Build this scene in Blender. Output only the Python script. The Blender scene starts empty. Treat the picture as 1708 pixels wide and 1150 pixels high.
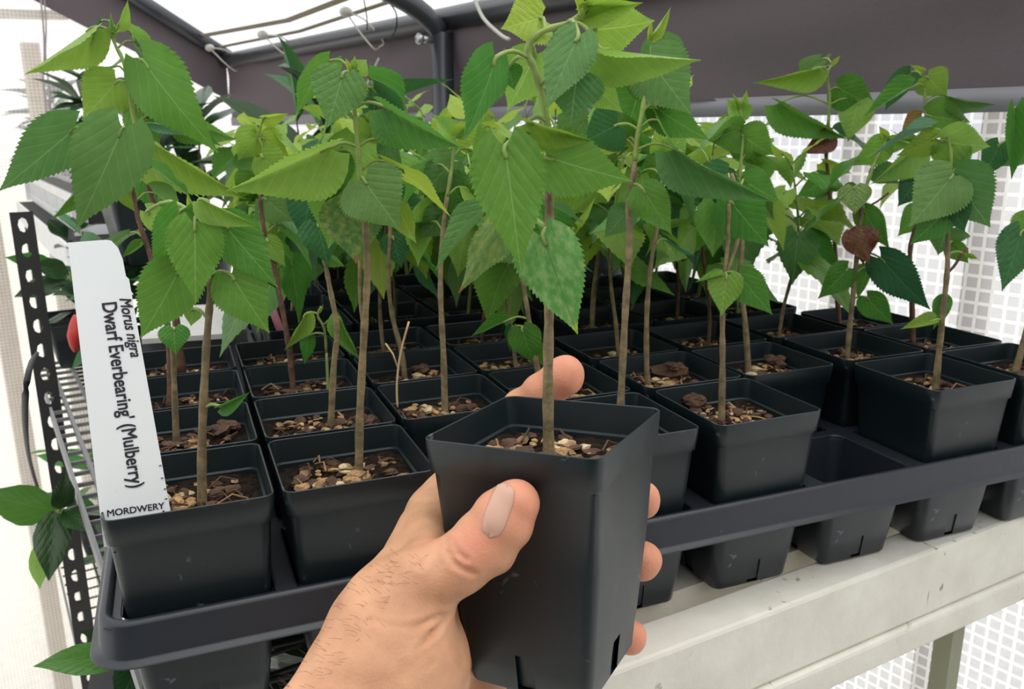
import bpy, math, random
import numpy as np
from mathutils import Vector, Matrix
R = random.Random(7)
sc = bpy.context.scene
COL = sc.collection

# ------------------------------------------------------------------ camera
U = 0.09            # pitch of the square pots, metres
Z0 = 1.40           # height of the pot rims above the floor
F = 1407.65         # focal length for a 1708 px wide frame
YAW, PITCH, ROLL = 0.37729, 0.25104, -0.006855
CAM = Vector((0.57892 * U, -4.81751 * U, 2.10679 * U + Z0))
cy, sy, cp, sp = math.cos(YAW), math.sin(YAW), math.cos(PITCH), math.sin(PITCH)
FW = Vector((sy * cp, cy * cp, -sp))
r0 = Vector((cy, -sy, 0)); u0 = r0.cross(FW)
RT = math.cos(ROLL) * r0 + math.sin(ROLL) * u0
UP = -math.sin(ROLL) * r0 + math.cos(ROLL) * u0
cam_d = bpy.data.cameras.new('camera'); cam = bpy.data.objects.new('camera', cam_d); COL.objects.link(cam)
cam.matrix_world = Matrix(((RT.x, UP.x, -FW.x, CAM.x), (RT.y, UP.y, -FW.y, CAM.y), (RT.z, UP.z, -FW.z, CAM.z), (0, 0, 0, 1)))
cam_d.sensor_width = 36; cam_d.lens = F / 1708 * 36
cam_d.clip_start = 0.02; cam_d.clip_end = 200
cam_d.dof.use_dof = True; cam_d.dof.focus_distance = 0.43; cam_d.dof.aperture_fstop = 22
sc.camera = cam

# ------------------------------------------------------------------ world, light, exposure
W = bpy.data.worlds.new('sky'); sc.world = W; W.use_nodes = True
wn = W.node_tree.nodes; wl = W.node_tree.links; wn.clear()
tc = wn.new('ShaderNodeTexCoord'); sx = wn.new('ShaderNodeSeparateXYZ'); wl.new(tc.outputs['Generated'], sx.inputs[0])
ra = wn.new('ShaderNodeValToRGB'); mr = wn.new('ShaderNodeMapRange')
mr.inputs['From Min'].default_value = -1; mr.inputs['From Max'].default_value = 1
wl.new(sx.outputs['Z'], mr.inputs['Value']); wl.new(mr.outputs[0], ra.inputs[0])
e = ra.color_ramp.elements
e[0].position = 0.0; e[0].color = (0.40, 0.38, 0.34, 1)
e[1].position = 1.0; e[1].color = (0.98, 1.0, 1.0, 1)
for pos, c in ((0.42, (0.58, 0.57, 0.53, 1)), (0.5, (0.74, 0.74, 0.76, 1)), (0.62, (0.9, 0.92, 0.95, 1))):
    k = ra.color_ramp.elements.new(pos); k.color = c
bg = wn.new('ShaderNodeBackground'); bg.inputs['Strength'].default_value = 1.75
wo = wn.new('ShaderNodeOutputWorld'); wl.new(ra.outputs[0], bg.inputs[0]); wl.new(bg.outputs[0], wo.inputs[0])
sd = bpy.data.lights.new('sun', 'SUN'); sd.energy = 1.1; sd.angle = math.radians(50); sd.color = (1, 0.98, 0.94)
so = bpy.data.objects.new('sun', sd); COL.objects.link(so)
so.rotation_euler = Vector((-0.35, 0.25, -1)).to_track_quat('-Z', 'Y').to_euler()
sc.view_settings.view_transform = 'Standard'; sc.view_settings.look = 'None'
sc.view_settings.exposure = 0.0; sc.view_settings.gamma = 1; sc.view_settings.use_curve_mapping = False
sc.cycles.transparent_max_bounces = 10
sc.cycles.max_bounces = 8

# ------------------------------------------------------------------ pixel helpers (photo frame 1708x1150)
def ray(u, v): return (u - 854) / F * RT - (v - 575) / F * UP + FW
def px(u, v, d): return CAM + ray(u, v) * d
def G(x, y, z=0.0): return Vector((x * U, y * U, z * U + Z0))
def hit(u, v, P, n, off=0.0):
    d = ray(u, v); t = (P - CAM).dot(n) / d.dot(n); return CAM + d * (t + off)
def atz(u, v, z): return hit(u, v, G(0, 0, z), Vector((0, 0, 1)))
def depth(P): return (P - CAM).dot(FW)
def topx(P):
    d = depth(P); q = P - CAM; return 854 + F * q.dot(RT) / d, 575 - F * q.dot(UP) / d
HF = Vector((FW.x, FW.y, 0)).normalized()

# ------------------------------------------------------------------ materials
def mat(name, col, rough=0.5, spec=0.5, var=0.0, vscale=40, bump=0.0, bscale=200, sub=0.0, trans=0.0, metal=0.0, rnd=0.0, coat=0.0, col2=None, speck=None, emit=None):
    m = bpy.data.materials.new(name); m.use_nodes = True
    n = m.node_tree.nodes; l = m.node_tree.links; b = n['Principled BSDF']
    b.inputs['Base Color'].default_value = (*col, 1); b.inputs['Roughness'].default_value = rough
    b.inputs['Specular IOR Level'].default_value = spec; b.inputs['Metallic'].default_value = metal
    if coat: b.inputs['Coat Weight'].default_value = coat; b.inputs['Coat Roughness'].default_value = 0.25
    if sub:
        b.inputs['Subsurface Weight'].default_value = sub; b.inputs['Subsurface Radius'].default_value = (1, .35, .18); b.inputs['Subsurface Scale'].default_value = 0.006
    t = n.new('ShaderNodeTexCoord'); last = None
    if var or col2:
        nz = n.new('ShaderNodeTexNoise'); nz.inputs['Scale'].default_value = vscale; nz.inputs['Detail'].default_value = 5
        l.new(t.outputs['Object'], nz.inputs['Vector'])
        rp = n.new('ShaderNodeValToRGB'); rp.color_ramp.elements[0].position = .35; rp.color_ramp.elements[1].position = .65
        c2 = col2 or tuple(min(1, c * (1 + var)) for c in col); c1 = col if col2 else tuple(c * (1 - var) for c in col)
        rp.color_ramp.elements[0].color = (*c1, 1); rp.color_ramp.elements[1].color = (*c2, 1)
        l.new(nz.outputs['Fac'], rp.inputs[0]); last = rp.outputs[0]
    if speck:
        sc_, thr, cc = speck
        nz = n.new('ShaderNodeTexNoise'); nz.inputs['Scale'].default_value = sc_; nz.inputs['Detail'].default_value = 3; nz.inputs['Distortion'].default_value = 1.5
        l.new(t.outputs['Object'], nz.inputs['Vector'])
        rp = n.new('ShaderNodeValToRGB'); rp.color_ramp.elements[0].position = thr; rp.color_ramp.elements[1].position = thr + .06
        l.new(nz.outputs['Fac'], rp.inputs[0])
        mx = n.new('ShaderNodeMix'); mx.data_type = 'RGBA'; l.new(rp.outputs[0], mx.inputs[0])
        if last: l.new(last, mx.inputs[6])
        else: mx.inputs[6].default_value = (*col, 1)
        mx.inputs[7].default_value = (*cc, 1); last = mx.outputs[2]
    if rnd:
        oi = n.new('ShaderNodeObjectInfo'); hs = n.new('ShaderNodeHueSaturation')
        m1 = n.new('ShaderNodeMapRange'); m1.inputs['To Min'].default_value = 1 - rnd; m1.inputs['To Max'].default_value = 1 + rnd
        l.new(oi.outputs['Random'], m1.inputs['Value']); l.new(m1.outputs[0], hs.inputs['Value'])
        m2 = n.new('ShaderNodeMapRange'); m2.inputs['From Min'].default_value = 1; m2.inputs['From Max'].default_value = 0
        m2.inputs['To Min'].default_value = .5 - rnd * .05; m2.inputs['To Max'].default_value = .5 + rnd * .05
        l.new(oi.outputs['Random'], m2.inputs['Value']); l.new(m2.outputs[0], hs.inputs['Hue'])
        if last: l.new(last, hs.inputs['Color'])
        else: hs.inputs['Color'].default_value = (*col, 1)
        last = hs.outputs[0]
    if last: l.new(last, b.inputs['Base Color'])
    if bump:
        nb = n.new('ShaderNodeTexNoise'); nb.inputs['Scale'].default_value = bscale; nb.inputs['Detail'].default_value = 6
        l.new(t.outputs['Object'], nb.inputs['Vector'])
        bp = n.new('ShaderNodeBump'); bp.inputs['Strength'].default_value = bump; bp.inputs['Distance'].default_value = 0.002
        l.new(nb.outputs['Fac'], bp.inputs['Height']); l.new(bp.outputs[0], b.inputs['Normal'])
    if trans:
        tr = n.new('ShaderNodeBsdfTranslucent'); ms = n.new('ShaderNodeMixShader'); ms.inputs[0].default_value = trans
        if last: l.new(last, tr.inputs[0])
        else: tr.inputs[0].default_value = (*col, 1)
        l.new(b.outputs[0], ms.inputs[1]); l.new(tr.outputs[0], ms.inputs[2]); l.new(ms.outputs[0], n['Material Output'].inputs[0])
    return m

def math_node(n, l, op, a, b=None, c=None, clamp=False):
    x = n.new('ShaderNodeMath'); x.operation = op; x.use_clamp = clamp
    for i, v in enumerate((a, b, c)):
        if v is None: continue
        if isinstance(v, (int, float)): x.inputs[i].default_value = v
        else: l.new(v, x.inputs[i])
    return x.outputs[0]

def leaf_mat(name, col, vein, trans=0.38, rough=0.42, spots=None, edge=None):
    m = bpy.data.materials.new(name); m.use_nodes = True
    n = m.node_tree.nodes; l = m.node_tree.links; b = n['Principled BSDF']
    uv = n.new('ShaderNodeUVMap'); s = n.new('ShaderNodeSeparateXYZ'); l.new(uv.outputs[0], s.inputs[0])
    M = lambda op, a, b_=None, c=None, cl=False: math_node(n, l, op, a, b_, c, cl)
    ax = M('ABSOLUTE', M('SUBTRACT', s.outputs['X'], 0.5)); y = s.outputs['Y']
    # midrib, tapering towards the tip
    mid = M('SUBTRACT', 1.0, M('DIVIDE', ax, M('MULTIPLY_ADD', y, -0.011, 0.018)), None, True)
    # side veins sweep forward
    ph = M('MULTIPLY', M('SUBTRACT', y, M('MULTIPLY', M('POWER', ax, 0.85), 0.95)), 6.2)
    fr = M('ABSOLUTE', M('SUBTRACT', M('FRACT', M('ADD', ph, 30.5)), 0.5))
    sv = M('SUBTRACT', 1.0, M('DIVIDE', fr, 0.045), None, True)
    sv = M('MULTIPLY', sv, M('GREATER_THAN', ph, -1.6))
    vm = M('MAXIMUM', mid, M('MULTIPLY', sv, 0.55))
    tcn = n.new('ShaderNodeTexCoord'); nz = n.new('ShaderNodeTexNoise'); nz.inputs['Scale'].default_value = 3.5; nz.inputs['Detail'].default_value = 4
    l.new(tcn.outputs['Object'], nz.inputs['Vector'])
    hs = n.new('ShaderNodeHueSaturation'); hs.inputs['Color'].default_value = (*col, 1)
    oi = n.new('ShaderNodeObjectInfo')
    v = M('ADD', M('MULTIPLY_ADD', nz.outputs['Fac'], 0.5, 0.62), M('MULTIPLY', oi.outputs['Random'], 0.26))
    l.new(v, hs.inputs['Value']); l.new(M('MULTIPLY_ADD', oi.outputs['Random'], -0.035, 0.515), hs.inputs['Hue'])
    last = hs.outputs[0]
    def mix(f, c):
        nonlocal last
        mx = n.new('ShaderNodeMix'); mx.data_type = 'RGBA'; l.new(f, mx.inputs[0]); l.new(last, mx.inputs[6]); mx.inputs[7].default_value = (*c, 1); last = mx.outputs[2]
    if spots:
        n2 = n.new('ShaderNodeTexNoise'); n2.inputs['Scale'].default_value = 9; n2.inputs['Detail'].default_value = 6
        l.new(tcn.outputs['Object'], n2.inputs['Vector'])
        mix(M('MULTIPLY', M('SUBTRACT', n2.outputs['Fac'], 0.42), 4.0, None, True), spots)
    if edge:   # withered tip
        n3 = n.new('ShaderNodeTexNoise'); n3.inputs['Scale'].default_value = 5; l.new(tcn.outputs['Object'], n3.inputs['Vector'])
        mix(M('MULTIPLY', M('SUBTRACT', M('ADD', y, M('MULTIPLY', n3.outputs['Fac'], .25)), 0.98), 12, None, True), edge)
    mix(M('MULTIPLY', vm, 0.75), vein)
    l.new(last, b.inputs['Base Color']); b.inputs['Roughness'].default_value = rough; b.inputs['Specular IOR Level'].default_value = 0.38
    bp = n.new('ShaderNodeBump'); bp.inputs['Strength'].default_value = 0.4; bp.inputs['Distance'].default_value = 0.0008
    nb = n.new('ShaderNodeTexNoise'); nb.inputs['Scale'].default_value = 11; nb.inputs['Detail'].default_value = 4; l.new(tcn.outputs['Object'], nb.inputs['Vector'])
    # tissue swells between the veins
    l.new(M('ADD', M('MULTIPLY', M('MINIMUM', fr, 0.3), 1.6), M('SUBTRACT', M('MULTIPLY', nb.outputs['Fac'], 1.6), M('MULTIPLY', mid, .6))), bp.inputs['Height'])
    l.new(bp.outputs[0], b.inputs['Normal'])
    tr = n.new('ShaderNodeBsdfTranslucent'); l.new(last, tr.inputs[0])
    g = n.new('ShaderNodeGamma'); g.inputs[1].default_value = 0.9; l.new(last, g.inputs[0]); l.new(g.outputs[0], tr.inputs[0])
    ms = n.new('ShaderNodeMixShader'); ms.inputs[0].default_value = trans
    l.new(b.outputs[0], ms.inputs[1]); l.new(tr.outputs[0], ms.inputs[2]); l.new(ms.outputs[0], n['Material Output'].inputs[0])
    return m

LM = dict(
    y=leaf_mat('leaf_young', (.27, .42, .04), (.5, .62, .16), .45),
    l=leaf_mat('leaf_light', (.19, .37, .05), (.40, .56, .18), .42),
    g=leaf_mat('leaf_green', (.085, .25, .032), (.26, .46, .13), .38),
    b=leaf_mat('leaf_soft_green', (.105, .245, .06), (.26, .44, .16), .33),
    d=leaf_mat('leaf_dark', (.035, .135, .042), (.11, .25, .09), .3),
    m=leaf_mat('leaf_mottled', (.13, .27, .07), (.2, .33, .09), .35, spots=(.30, .36, .10), edge=(.38, .15, .05)),
    v=leaf_mat('leaf_variegated', (.10, .30, .06), (.06, .2, .05), .35, spots=(.25, .42, .14), edge=(.42, .55, .05)),
    r=leaf_mat('leaf_withered', (.16, .055, .022), (.08, .03, .015), .15, spots=(.07, .025, .012)),
    o=leaf_mat('leaf_bronze', (.22, .18, .03), (.35, .3, .06), .35, spots=(.33, .07, .03)),
    k=leaf_mat('leaf_evergreen', (.022, .06, .018), (.06, .12, .04), .12, rough=.3),
    p=leaf_mat('leaf_broad', (.06, .2, .03), (.15, .32, .06), .25, rough=.3),
)
POT = mat('black_pot_plastic', (.0065, .0135, .0165), rough=.4, spec=.5, bump=.08, bscale=90, speck=(55, .70, (.10, .13, .15)))
TRAYM = mat('tray_plastic', (.016, .020, .027), rough=.38, spec=.5, bump=.15, bscale=60, speck=(70, .72, (.12, .13, .15)))
GREYTRAY = mat('dusty_tray_plastic', (.10, .105, .11), rough=.55, bump=.2, bscale=60)
SOIL = mat('potting_mix', (.006, .004, .003), rough=.95, spec=.15, col2=(.028, .017, .010), vscale=260, bump=1.0, bscale=500)
CHIP = [mat('bark_chip_tan', (.33, .19, .085), rough=.8, var=.4, vscale=120, bump=.6, bscale=400),
        mat('bark_chip_brown', (.080, .038, .020), rough=.85, var=.4, vscale=120, bump=.6, bscale=400),
        mat('bark_chip_pale', (.50, .38, .22), rough=.8, var=.3, vscale=120, bump=.6, bscale=400)]
STEM = mat('woody_stem', (.20, .150, .075), rough=.75, var=.35, vscale=120, bump=.5, bscale=300)
GSTEM = mat('green_stem', (.22, .30, .07), rough=.55, var=.2, vscale=80)
BSTEM = mat('brown_stem', (.11, .055, .03), rough=.75, var=.35, vscale=120, bump=.5, bscale=300)
STAKE = mat('dry_stake', (.62, .42, .22), rough=.7, var=.2)
LABELM = mat('label_plastic', (.80, .83, .83), rough=.45, speck=(60, .74, (.55, .55, .55)))
INK = mat('label_ink', (.02, .018, .03), rough=.6)
BENCH = mat('weathered_white_board', (.70, .66, .57), rough=.75, col2=(.80, .77, .68), vscale=22, bump=.35, bscale=90, speck=(42, .68, (.36, .32, .25)))
BOARD = mat('pale_board', (.50, .48, .47), rough=.6, var=.06)
FABRIC = mat('shade_fabric', (.118, .096, .104), rough=.8, spec=.2, trans=.12, bump=.25, bscale=120)
STEEL = mat('painted_steel_tube', (.035, .037, .045), rough=.32, spec=.6, metal=.2)
BLACKST = mat('black_perforated_steel', (.025, .024, .025), rough=.5)
WHITEST = mat('white_painted_steel', (.62, .62, .62), rough=.5, var=.08)
WOOD = mat('pale_wood_post', (.50, .42, .33), rough=.8, var=.15)
WHITEP = mat('white_post', (.85, .82, .79), rough=.6, trans=.6)
CORD = mat('bungee_cord', (.50, .48, .42), rough=.8)
BLACKC = mat('black_cord', (.01, .01, .012), rough=.6)
BALL = mat('bungee_ball', (.45, .43, .38), rough=.5)
PINK = mat('pink_tag', (.75, .28, .36), rough=.5)
REDM = mat('red_petal', (.45, .03, .02), rough=.5)
GRND = mat('gravel_floor', (.70, .68, .62), rough=.95, var=.08, vscale=30, bump=.5)
NAIL = mat('fingernail', (.64, .345, .255), rough=.42, spec=.25, sub=.2)
HAIR = mat('arm_hair', (.05, .03, .02), rough=.6)

def film_mat(name, cell, line, tint, tr=0.75, dirty=.0, horiz=None):
    m = bpy.data.materials.new(name); m.use_nodes = True
    n = m.node_tree.nodes; l = m.node_tree.links; n.remove(n['Principled BSDF'])
    t = n.new('ShaderNodeTexCoord'); s = n.new('ShaderNodeSeparateXYZ'); l.new(t.outputs['UV'], s.inputs[0])
    def g(o):
        f = math_node(n, l, 'FRACT', math_node(n, l, 'DIVIDE', o, cell))
        d = math_node(n, l, 'ABSOLUTE', math_node(n, l, 'SUBTRACT', f, 0.5))
        return math_node(n, l, 'GREATER_THAN', d, 0.5 - line / 2)
    mask = math_node(n, l, 'MAXIMUM', g(s.outputs['X']), g(s.outputs['Y']))
    T = n.new('ShaderNodeBsdfTransparent'); T.inputs[0].default_value = (*tint, 1)
    nz = n.new('ShaderNodeTexNoise'); nz.inputs['Scale'].default_value = 4; nz.inputs['Detail'].default_value = 3; l.new(t.outputs['UV'], nz.inputs['Vector'])
    mx = n.new('ShaderNodeMix'); mx.data_type = 'RGBA'; mx.inputs[6].default_value = (*tint, 1); mx.inputs[7].default_value = (tint[0] * (1 - dirty), tint[1] * (1 - dirty), tint[2] * (1 - dirty * 1.2), 1)
    l.new(nz.outputs['Fac'], mx.inputs[0]); l.new(mx.outputs[2], T.inputs[0])
    D = n.new('ShaderNodeBsdfTranslucent'); D.inputs[0].default_value = (.95, .95, .95, 1)
    D2 = n.new('ShaderNodeBsdfDiffuse'); D2.inputs[0].default_value = (.9, .9, .9, 1)
    a = n.new('ShaderNodeMixShader'); a.inputs[0].default_value = .4; l.new(D.outputs[0], a.inputs[1]); l.new(D2.outputs[0], a.inputs[2])
    p = n.new('ShaderNodeMixShader'); p.inputs[0].default_value = 1 - tr; l.new(T.outputs[0], p.inputs[1]); l.new(a.outputs[0], p.inputs[2])
    T2 = n.new('ShaderNodeBsdfTransparent')
    q = n.new('ShaderNodeMixShader'); q.inputs[0].default_value = .55; l.new(T2.outputs[0], q.inputs[1]); l.new(a.outputs[0], q.inputs[2])
    f = n.new('ShaderNodeMixShader'); l.new(mask, f.inputs[0]); l.new(p.outputs[0], f.inputs[1]); l.new(q.outputs[0], f.inputs[2])
    l.new(f.outputs[0], n['Material Output'].inputs[0]); return m
FILM = film_mat('ripstop_film', .0135, .24, (.58, .58, .62), .80)
FILML = film_mat('fine_ripstop_film', .0085, .2, (.92, .86, .78), .7, .12)
ROOFM = film_mat('roof_film', .02, .04, (.92, .92, .94), .72, .1)

# ------------------------------------------------------------------ mesh helpers
class MB:
    def __init__(s): s.v = []; s.f = []; s.m = []; s.uv = {}
    def add(s, v, f, m=0):
        o = len(s.v); s.v += [tuple(x) for x in v]; s.f += [tuple(i + o for i in q) for q in f]; s.m += [m] * len(f)
    def box(s, c, d, X=None, Y=None, Z=None, m=0):
        c = Vector(c); X = X or Vector((1, 0, 0)); Y = Y or Vector((0, 1, 0)); Z = Z or Vector((0, 0, 1))
        v = [c + X * (a * d[0] / 2) + Y * (b * d[1] / 2) + Z * (k * d[2] / 2) for k in (-1, 1) for a, b in ((-1, -1), (1, -1), (1, 1), (-1, 1))]
        s.add(v, [(3, 2, 1, 0), (4, 5, 6, 7), (0, 1, 5, 4), (1, 2, 6, 5), (2, 3, 7, 6), (3, 0, 4, 7)], m)
    def tube(s, pts, rad, n=8, m=0, caps=True):
        pts = [Vector(p) for p in pts]; N = len(pts)
        if not hasattr(rad, '__len__'): rad = [rad] * N
        ref = Vector((0.3, 0.1, 1)).normalized(); rings = []
        t0 = (pts[1] - pts[0]).normalized()
        if abs(t0.dot(ref)) > .95: ref = Vector((1, 0.2, 0)).normalized()
        a = (ref - t0 * ref.dot(t0)).normalized()
        o = len(s.v)
        for i, p in enumerate(pts):
            t = (pts[min(i + 1, N - 1)] - pts[max(i - 1, 0)]).normalized()
            a = (a - t * a.dot(t)).normalized(); b = t.cross(a)
            for k in range(n):
                th = 2 * math.pi * k / n; s.v.append(tuple(p + (a * math.cos(th) + b * math.sin(th)) * rad[i]))
        for i in range(N - 1):
            for k in range(n):
                s.f.append((o + i * n + k, o + i * n + (k + 1) % n, o + (i + 1) * n + (k + 1) % n, o + (i + 1) * n + k)); s.m.append(m)
        if caps:
            s.f.append(tuple(o + k for k in range(n))[::-1]); s.m.append(m)
            s.f.append(tuple(o + (N - 1) * n + k for k in range(n))); s.m.append(m)
    def mesh(s, name, mats, smooth=True):
        me = bpy.data.meshes.new(name); me.from_pydata(s.v, [], s.f)
        for q in mats: me.materials.append(q)
        me.polygons.foreach_set('material_index', s.m); me.polygons.foreach_set('use_smooth', [smooth] * len(s.f)); me.update()
        return me

def smooth_pts(pts, k=4):
    pts = [Vector(p) for p in pts]; out = []
    for i in range(len(pts) - 1):
        p0 = pts[max(i - 1, 0)]; p1 = pts[i]; p2 = pts[i + 1]; p3 = pts[min(i + 2, len(pts) - 1)]
        for j in range(k):
            t = j / k
            out.append(.5 * ((2 * p1) + (p2 - p0) * t + (2 * p0 - 5 * p1 + 4 * p2 - p3) * t * t + (3 * p1 - p0 - 3 * p2 + p3) * t ** 3))
    out.append(pts[-1]); return out

def autosmooth(me, ang=40):
    try: me.set_sharp_from_angle(angle=math.radians(ang))
    except Exception: pass

def link(name, me, parent=None, mw=None, **props):
    o = bpy.data.objects.new(name, me); COL.objects.link(o)
    if mw is not None: o.matrix_world = mw
    if parent is not None:
        o.parent = parent
        if mw is not None: o.matrix_parent_inverse = Matrix.Identity(4); o.matrix_basis = ROOTINV[parent.name] @ mw
    for k, v in props.items():
        if v: o[k] = v
    return o
ROOTINV = {}
def root(name, mw, label, cat, group=None):
    o = bpy.data.objects.new(name, None); COL.objects.link(o); o.empty_display_size = .01
    o.matrix_basis = mw; ROOTINV[o.name] = mw.inverted()
    o['label'] = label; o['category'] = cat
    if group: o['group'] = group
    return o
def T(v): return Matrix.Translation(v)
def struct(name, me): return link(name, me, None, None, kind='structure')
def thing(name, me, label, cat, group=None): return link(name, me, None, None, label=label, category=cat, group=group)

# ------------------------------------------------------------------ greenhouse shell
AZ = math.radians(-15.7)
A = Vector((math.sin(AZ), math.cos(AZ), 0)); B = Vector((A.y, -A.x, 0))      # A runs along the side wall to the far end, B points out of it
P1 = G(9.1, .5)
ENDP = hit(385, 105, P1, B)
def w1(u, v, off=0.0): return hit(u, v, P1 - B * off, B)
def w2(u, v, off=0.0): return hit(u, v, ENDP - A * off, A)
def panel(name, fn, s0, s1, z0, z1, m, ns=1, nz=1, wr=0.0, kind=True, nrm=None):
    mb = MB(); uv = []
    for j in range(nz + 1):
        for i in range(ns + 1):
            a = s0 + (s1 - s0) * i / ns; z = z0(a) + (z1(a) - z0(a)) * j / nz
            p = fn(a, z)
            if wr: p = p + nrm * wr * (math.sin(a * 9 + z * 23) * .6 + math.sin(a * 21 - z * 31) * .3 + math.sin(a * 3.1 + z * 60 + 2 * math.sin(a * 5)) * .35)
            mb.v.append(tuple(p)); uv.append((a, z))
    for j in range(nz):
        for i in range(ns):
            o = j * (ns + 1) + i; mb.f.append((o, o + 1, o + ns + 2, o + ns + 1)); mb.m.append(0)
    me = mb.mesh(name, [m]); ul = me.uv_layers.new(name='UVMap')
    for lp in me.loops: ul.data[lp.index].uv = uv[lp.vertex_index]
    return me
flat = lambda z: (lambda a: z)
eave_z = w1(640, 57).z; band_z = w1(1240, 168).z
s_of = lambda p: (p - P1).dot(A)
S_END = s_of(ENDP); S_NEAR = -1.4
f1 = lambda a, z: Vector((P1.x, P1.y, 0)) + A * a + Vector((0, 0, z))
struct('wall_right', panel('wall_right', f1, S_NEAR, S_END, flat(0), flat(eave_z), FILM))
g1 = panel('fabric', lambda a, z: f1(a, z) - B * .02, S_NEAR, S_END - .02, flat(band_z), flat(eave_z + .01), FABRIC, 160, 14, .006, nrm=B)
thing('shade_cloth', g1, 'dark grey-brown shade cloth band along the top of the long right wall', 'shade cloth')
hem = MB(); hem.box(f1((S_NEAR + S_END) / 2, band_z - .008) - B * .021, (S_END - S_NEAR - .05, .002, .022), A, B, Vector((0, 0, 1)))
struct('trim_1', hem.mesh('trim_1', [mat('clear_hem', (.35, .34, .37), rough=.4, trans=.5)]))
# end wall with the sloping gable edge
R0 = w2(220, 0); R1 = ENDP
t_of = lambda p: (p - ENDP).dot(-B)
def gz(a): return R1.z + (R0.z - R1.z) * a / t_of(R0)
L0 = w2(50, 0); L1 = w2(218, 86)
def lz(a): return L1.z + (L0.z - L1.z) * (a - t_of(L1)) / (t_of(L0) - t_of(L1))
f2 = lambda a, z: Vector((ENDP.x, ENDP.y, 0)) - B * a + Vector((0, 0, z))
struct('wall_back', panel('wall_back', f2, 0, 3.2, flat(0), gz, FILML, 1, 1))
thing('shade_cloth', panel('fabric_end', lambda a, z: f2(a, z) - A * .02, .02, 3.0, lz, lambda a: gz(a) + .01, FABRIC, 60, 8, .006, nrm=A),
      'dark shade cloth strip sloping down the far end wall to the corner', 'shade cloth')
# roof film between the eave and the gable edge
rd = (R0 - R1)
mb = MB(); uv = []
E0 = Vector((ENDP.x, ENDP.y, eave_z + .02)); near = f1(S_NEAR, eave_z + .02)
for a, b in ((0, 0), (1, 0), (1, 1), (0, 1)):
    p = E0 + (near - E0) * a + rd * 1.5 * b; mb.v.append(tuple(p)); uv.append((a * (near - E0).length, b * rd.length * 1.5))
mb.f = [(0, 1, 2, 3)]; mb.m = [0]; me = mb.mesh('ceiling', [ROOFM]); ul = me.uv_layers.new(name='UVMap')
for lp in me.loops: ul.data[lp.index].uv = uv[lp.vertex_index]
struct('ceiling', me)
# brown webbing straps lying across the roof film
rn = rd.normalized(); rnrm = A.cross(rn).normalized()
if rnrm.z > 0: rnrm = -rnrm
def roofpt(u, v, off=.012): return hit(u, v, E0 + rnrm * off, rnrm)
STRAP = mat('brown_webbing', (.33, .29, .22), rough=.8, trans=.3)
def strap(pts, w, label):
    mb = MB(); q = [roofpt(*p) for p in pts]
    for a, b in zip(q, q[1:]):
        d = (b - a).normalized(); s = d.cross(rnrm)
        mb.box((a + b) / 2, ((b - a).length, w, .002), d, s, rnrm)
    thing('strap', mb.mesh('strap', [STRAP], False), label, 'strap')
strap([(325, 62), (480, 34), (600, -12)], .012, 'thin brown strap across the translucent roof film, upper one')
strap([(350, 82), (500, 52), (640, 6), (700, -15)], .008, 'faint brown strap across the roof film just above the eave rail')
# frame tubes
def tube_thing(name, pts, r, label, cat, m=STEEL, n=20, k=4):
    mb = MB(); mb.tube(smooth_pts(pts, k) if k > 1 else pts, r, n); return thing(name, mb.mesh(name, [m]), label, cat)
eo = .028
tube_thing('eave_rail', [f1(S_END - .03, eave_z) - B * eo, f1(S_NEAR + .1, eave_z) - B * eo], .019, 'dark steel tube running along the eave of the right wall', 'frame tube', k=1)
tube_thing('gable_rail', [R1 - A * .035 + Vector((0, 0, .0)), R1 + rd * 1.5 - A * .035], .020, 'dark steel tube sloping up from the far corner beside the roof film', 'frame tube', k=1)
pj = w1(737, 55, .045)
tube_thing('frame_post', [pj + Vector((0, 0, .0)), Vector((pj.x, pj.y, 0.0))], .019, 'upright dark steel post against the shade cloth under the rail joint', 'post', k=1)
q = [pj - B * .0 + rn * t + Vector((0, 0, s)) + A * w for t, s, w in ((0.0, 0, 0), (.05, .012, .01), (.12, .012, .045), (.25, .005, .12), (.6, 0, .33))]
tube_thing('roof_bow', q, .017, 'dark steel roof bow curving up from the rail joint', 'frame tube')
cl = MB()
c0 = pj - B * .02
cl.tube([c0 - Vector((0, 0, .012)) + A * .0, c0 - Vector((0, 0, .012)) - B * .022], .006, 8)
cl.tube([c0 - Vector((0, 0, .012)) - B * .02, c0 - Vector((0, 0, .012)) - B * .028], .009, 6)
thing('bolt', cl.mesh('bolt', [mat('zinc', (.4, .42, .42), rough=.3, metal=.8)]), 'small zinc bolt head on the rail joint above the post', 'bolt')
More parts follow.
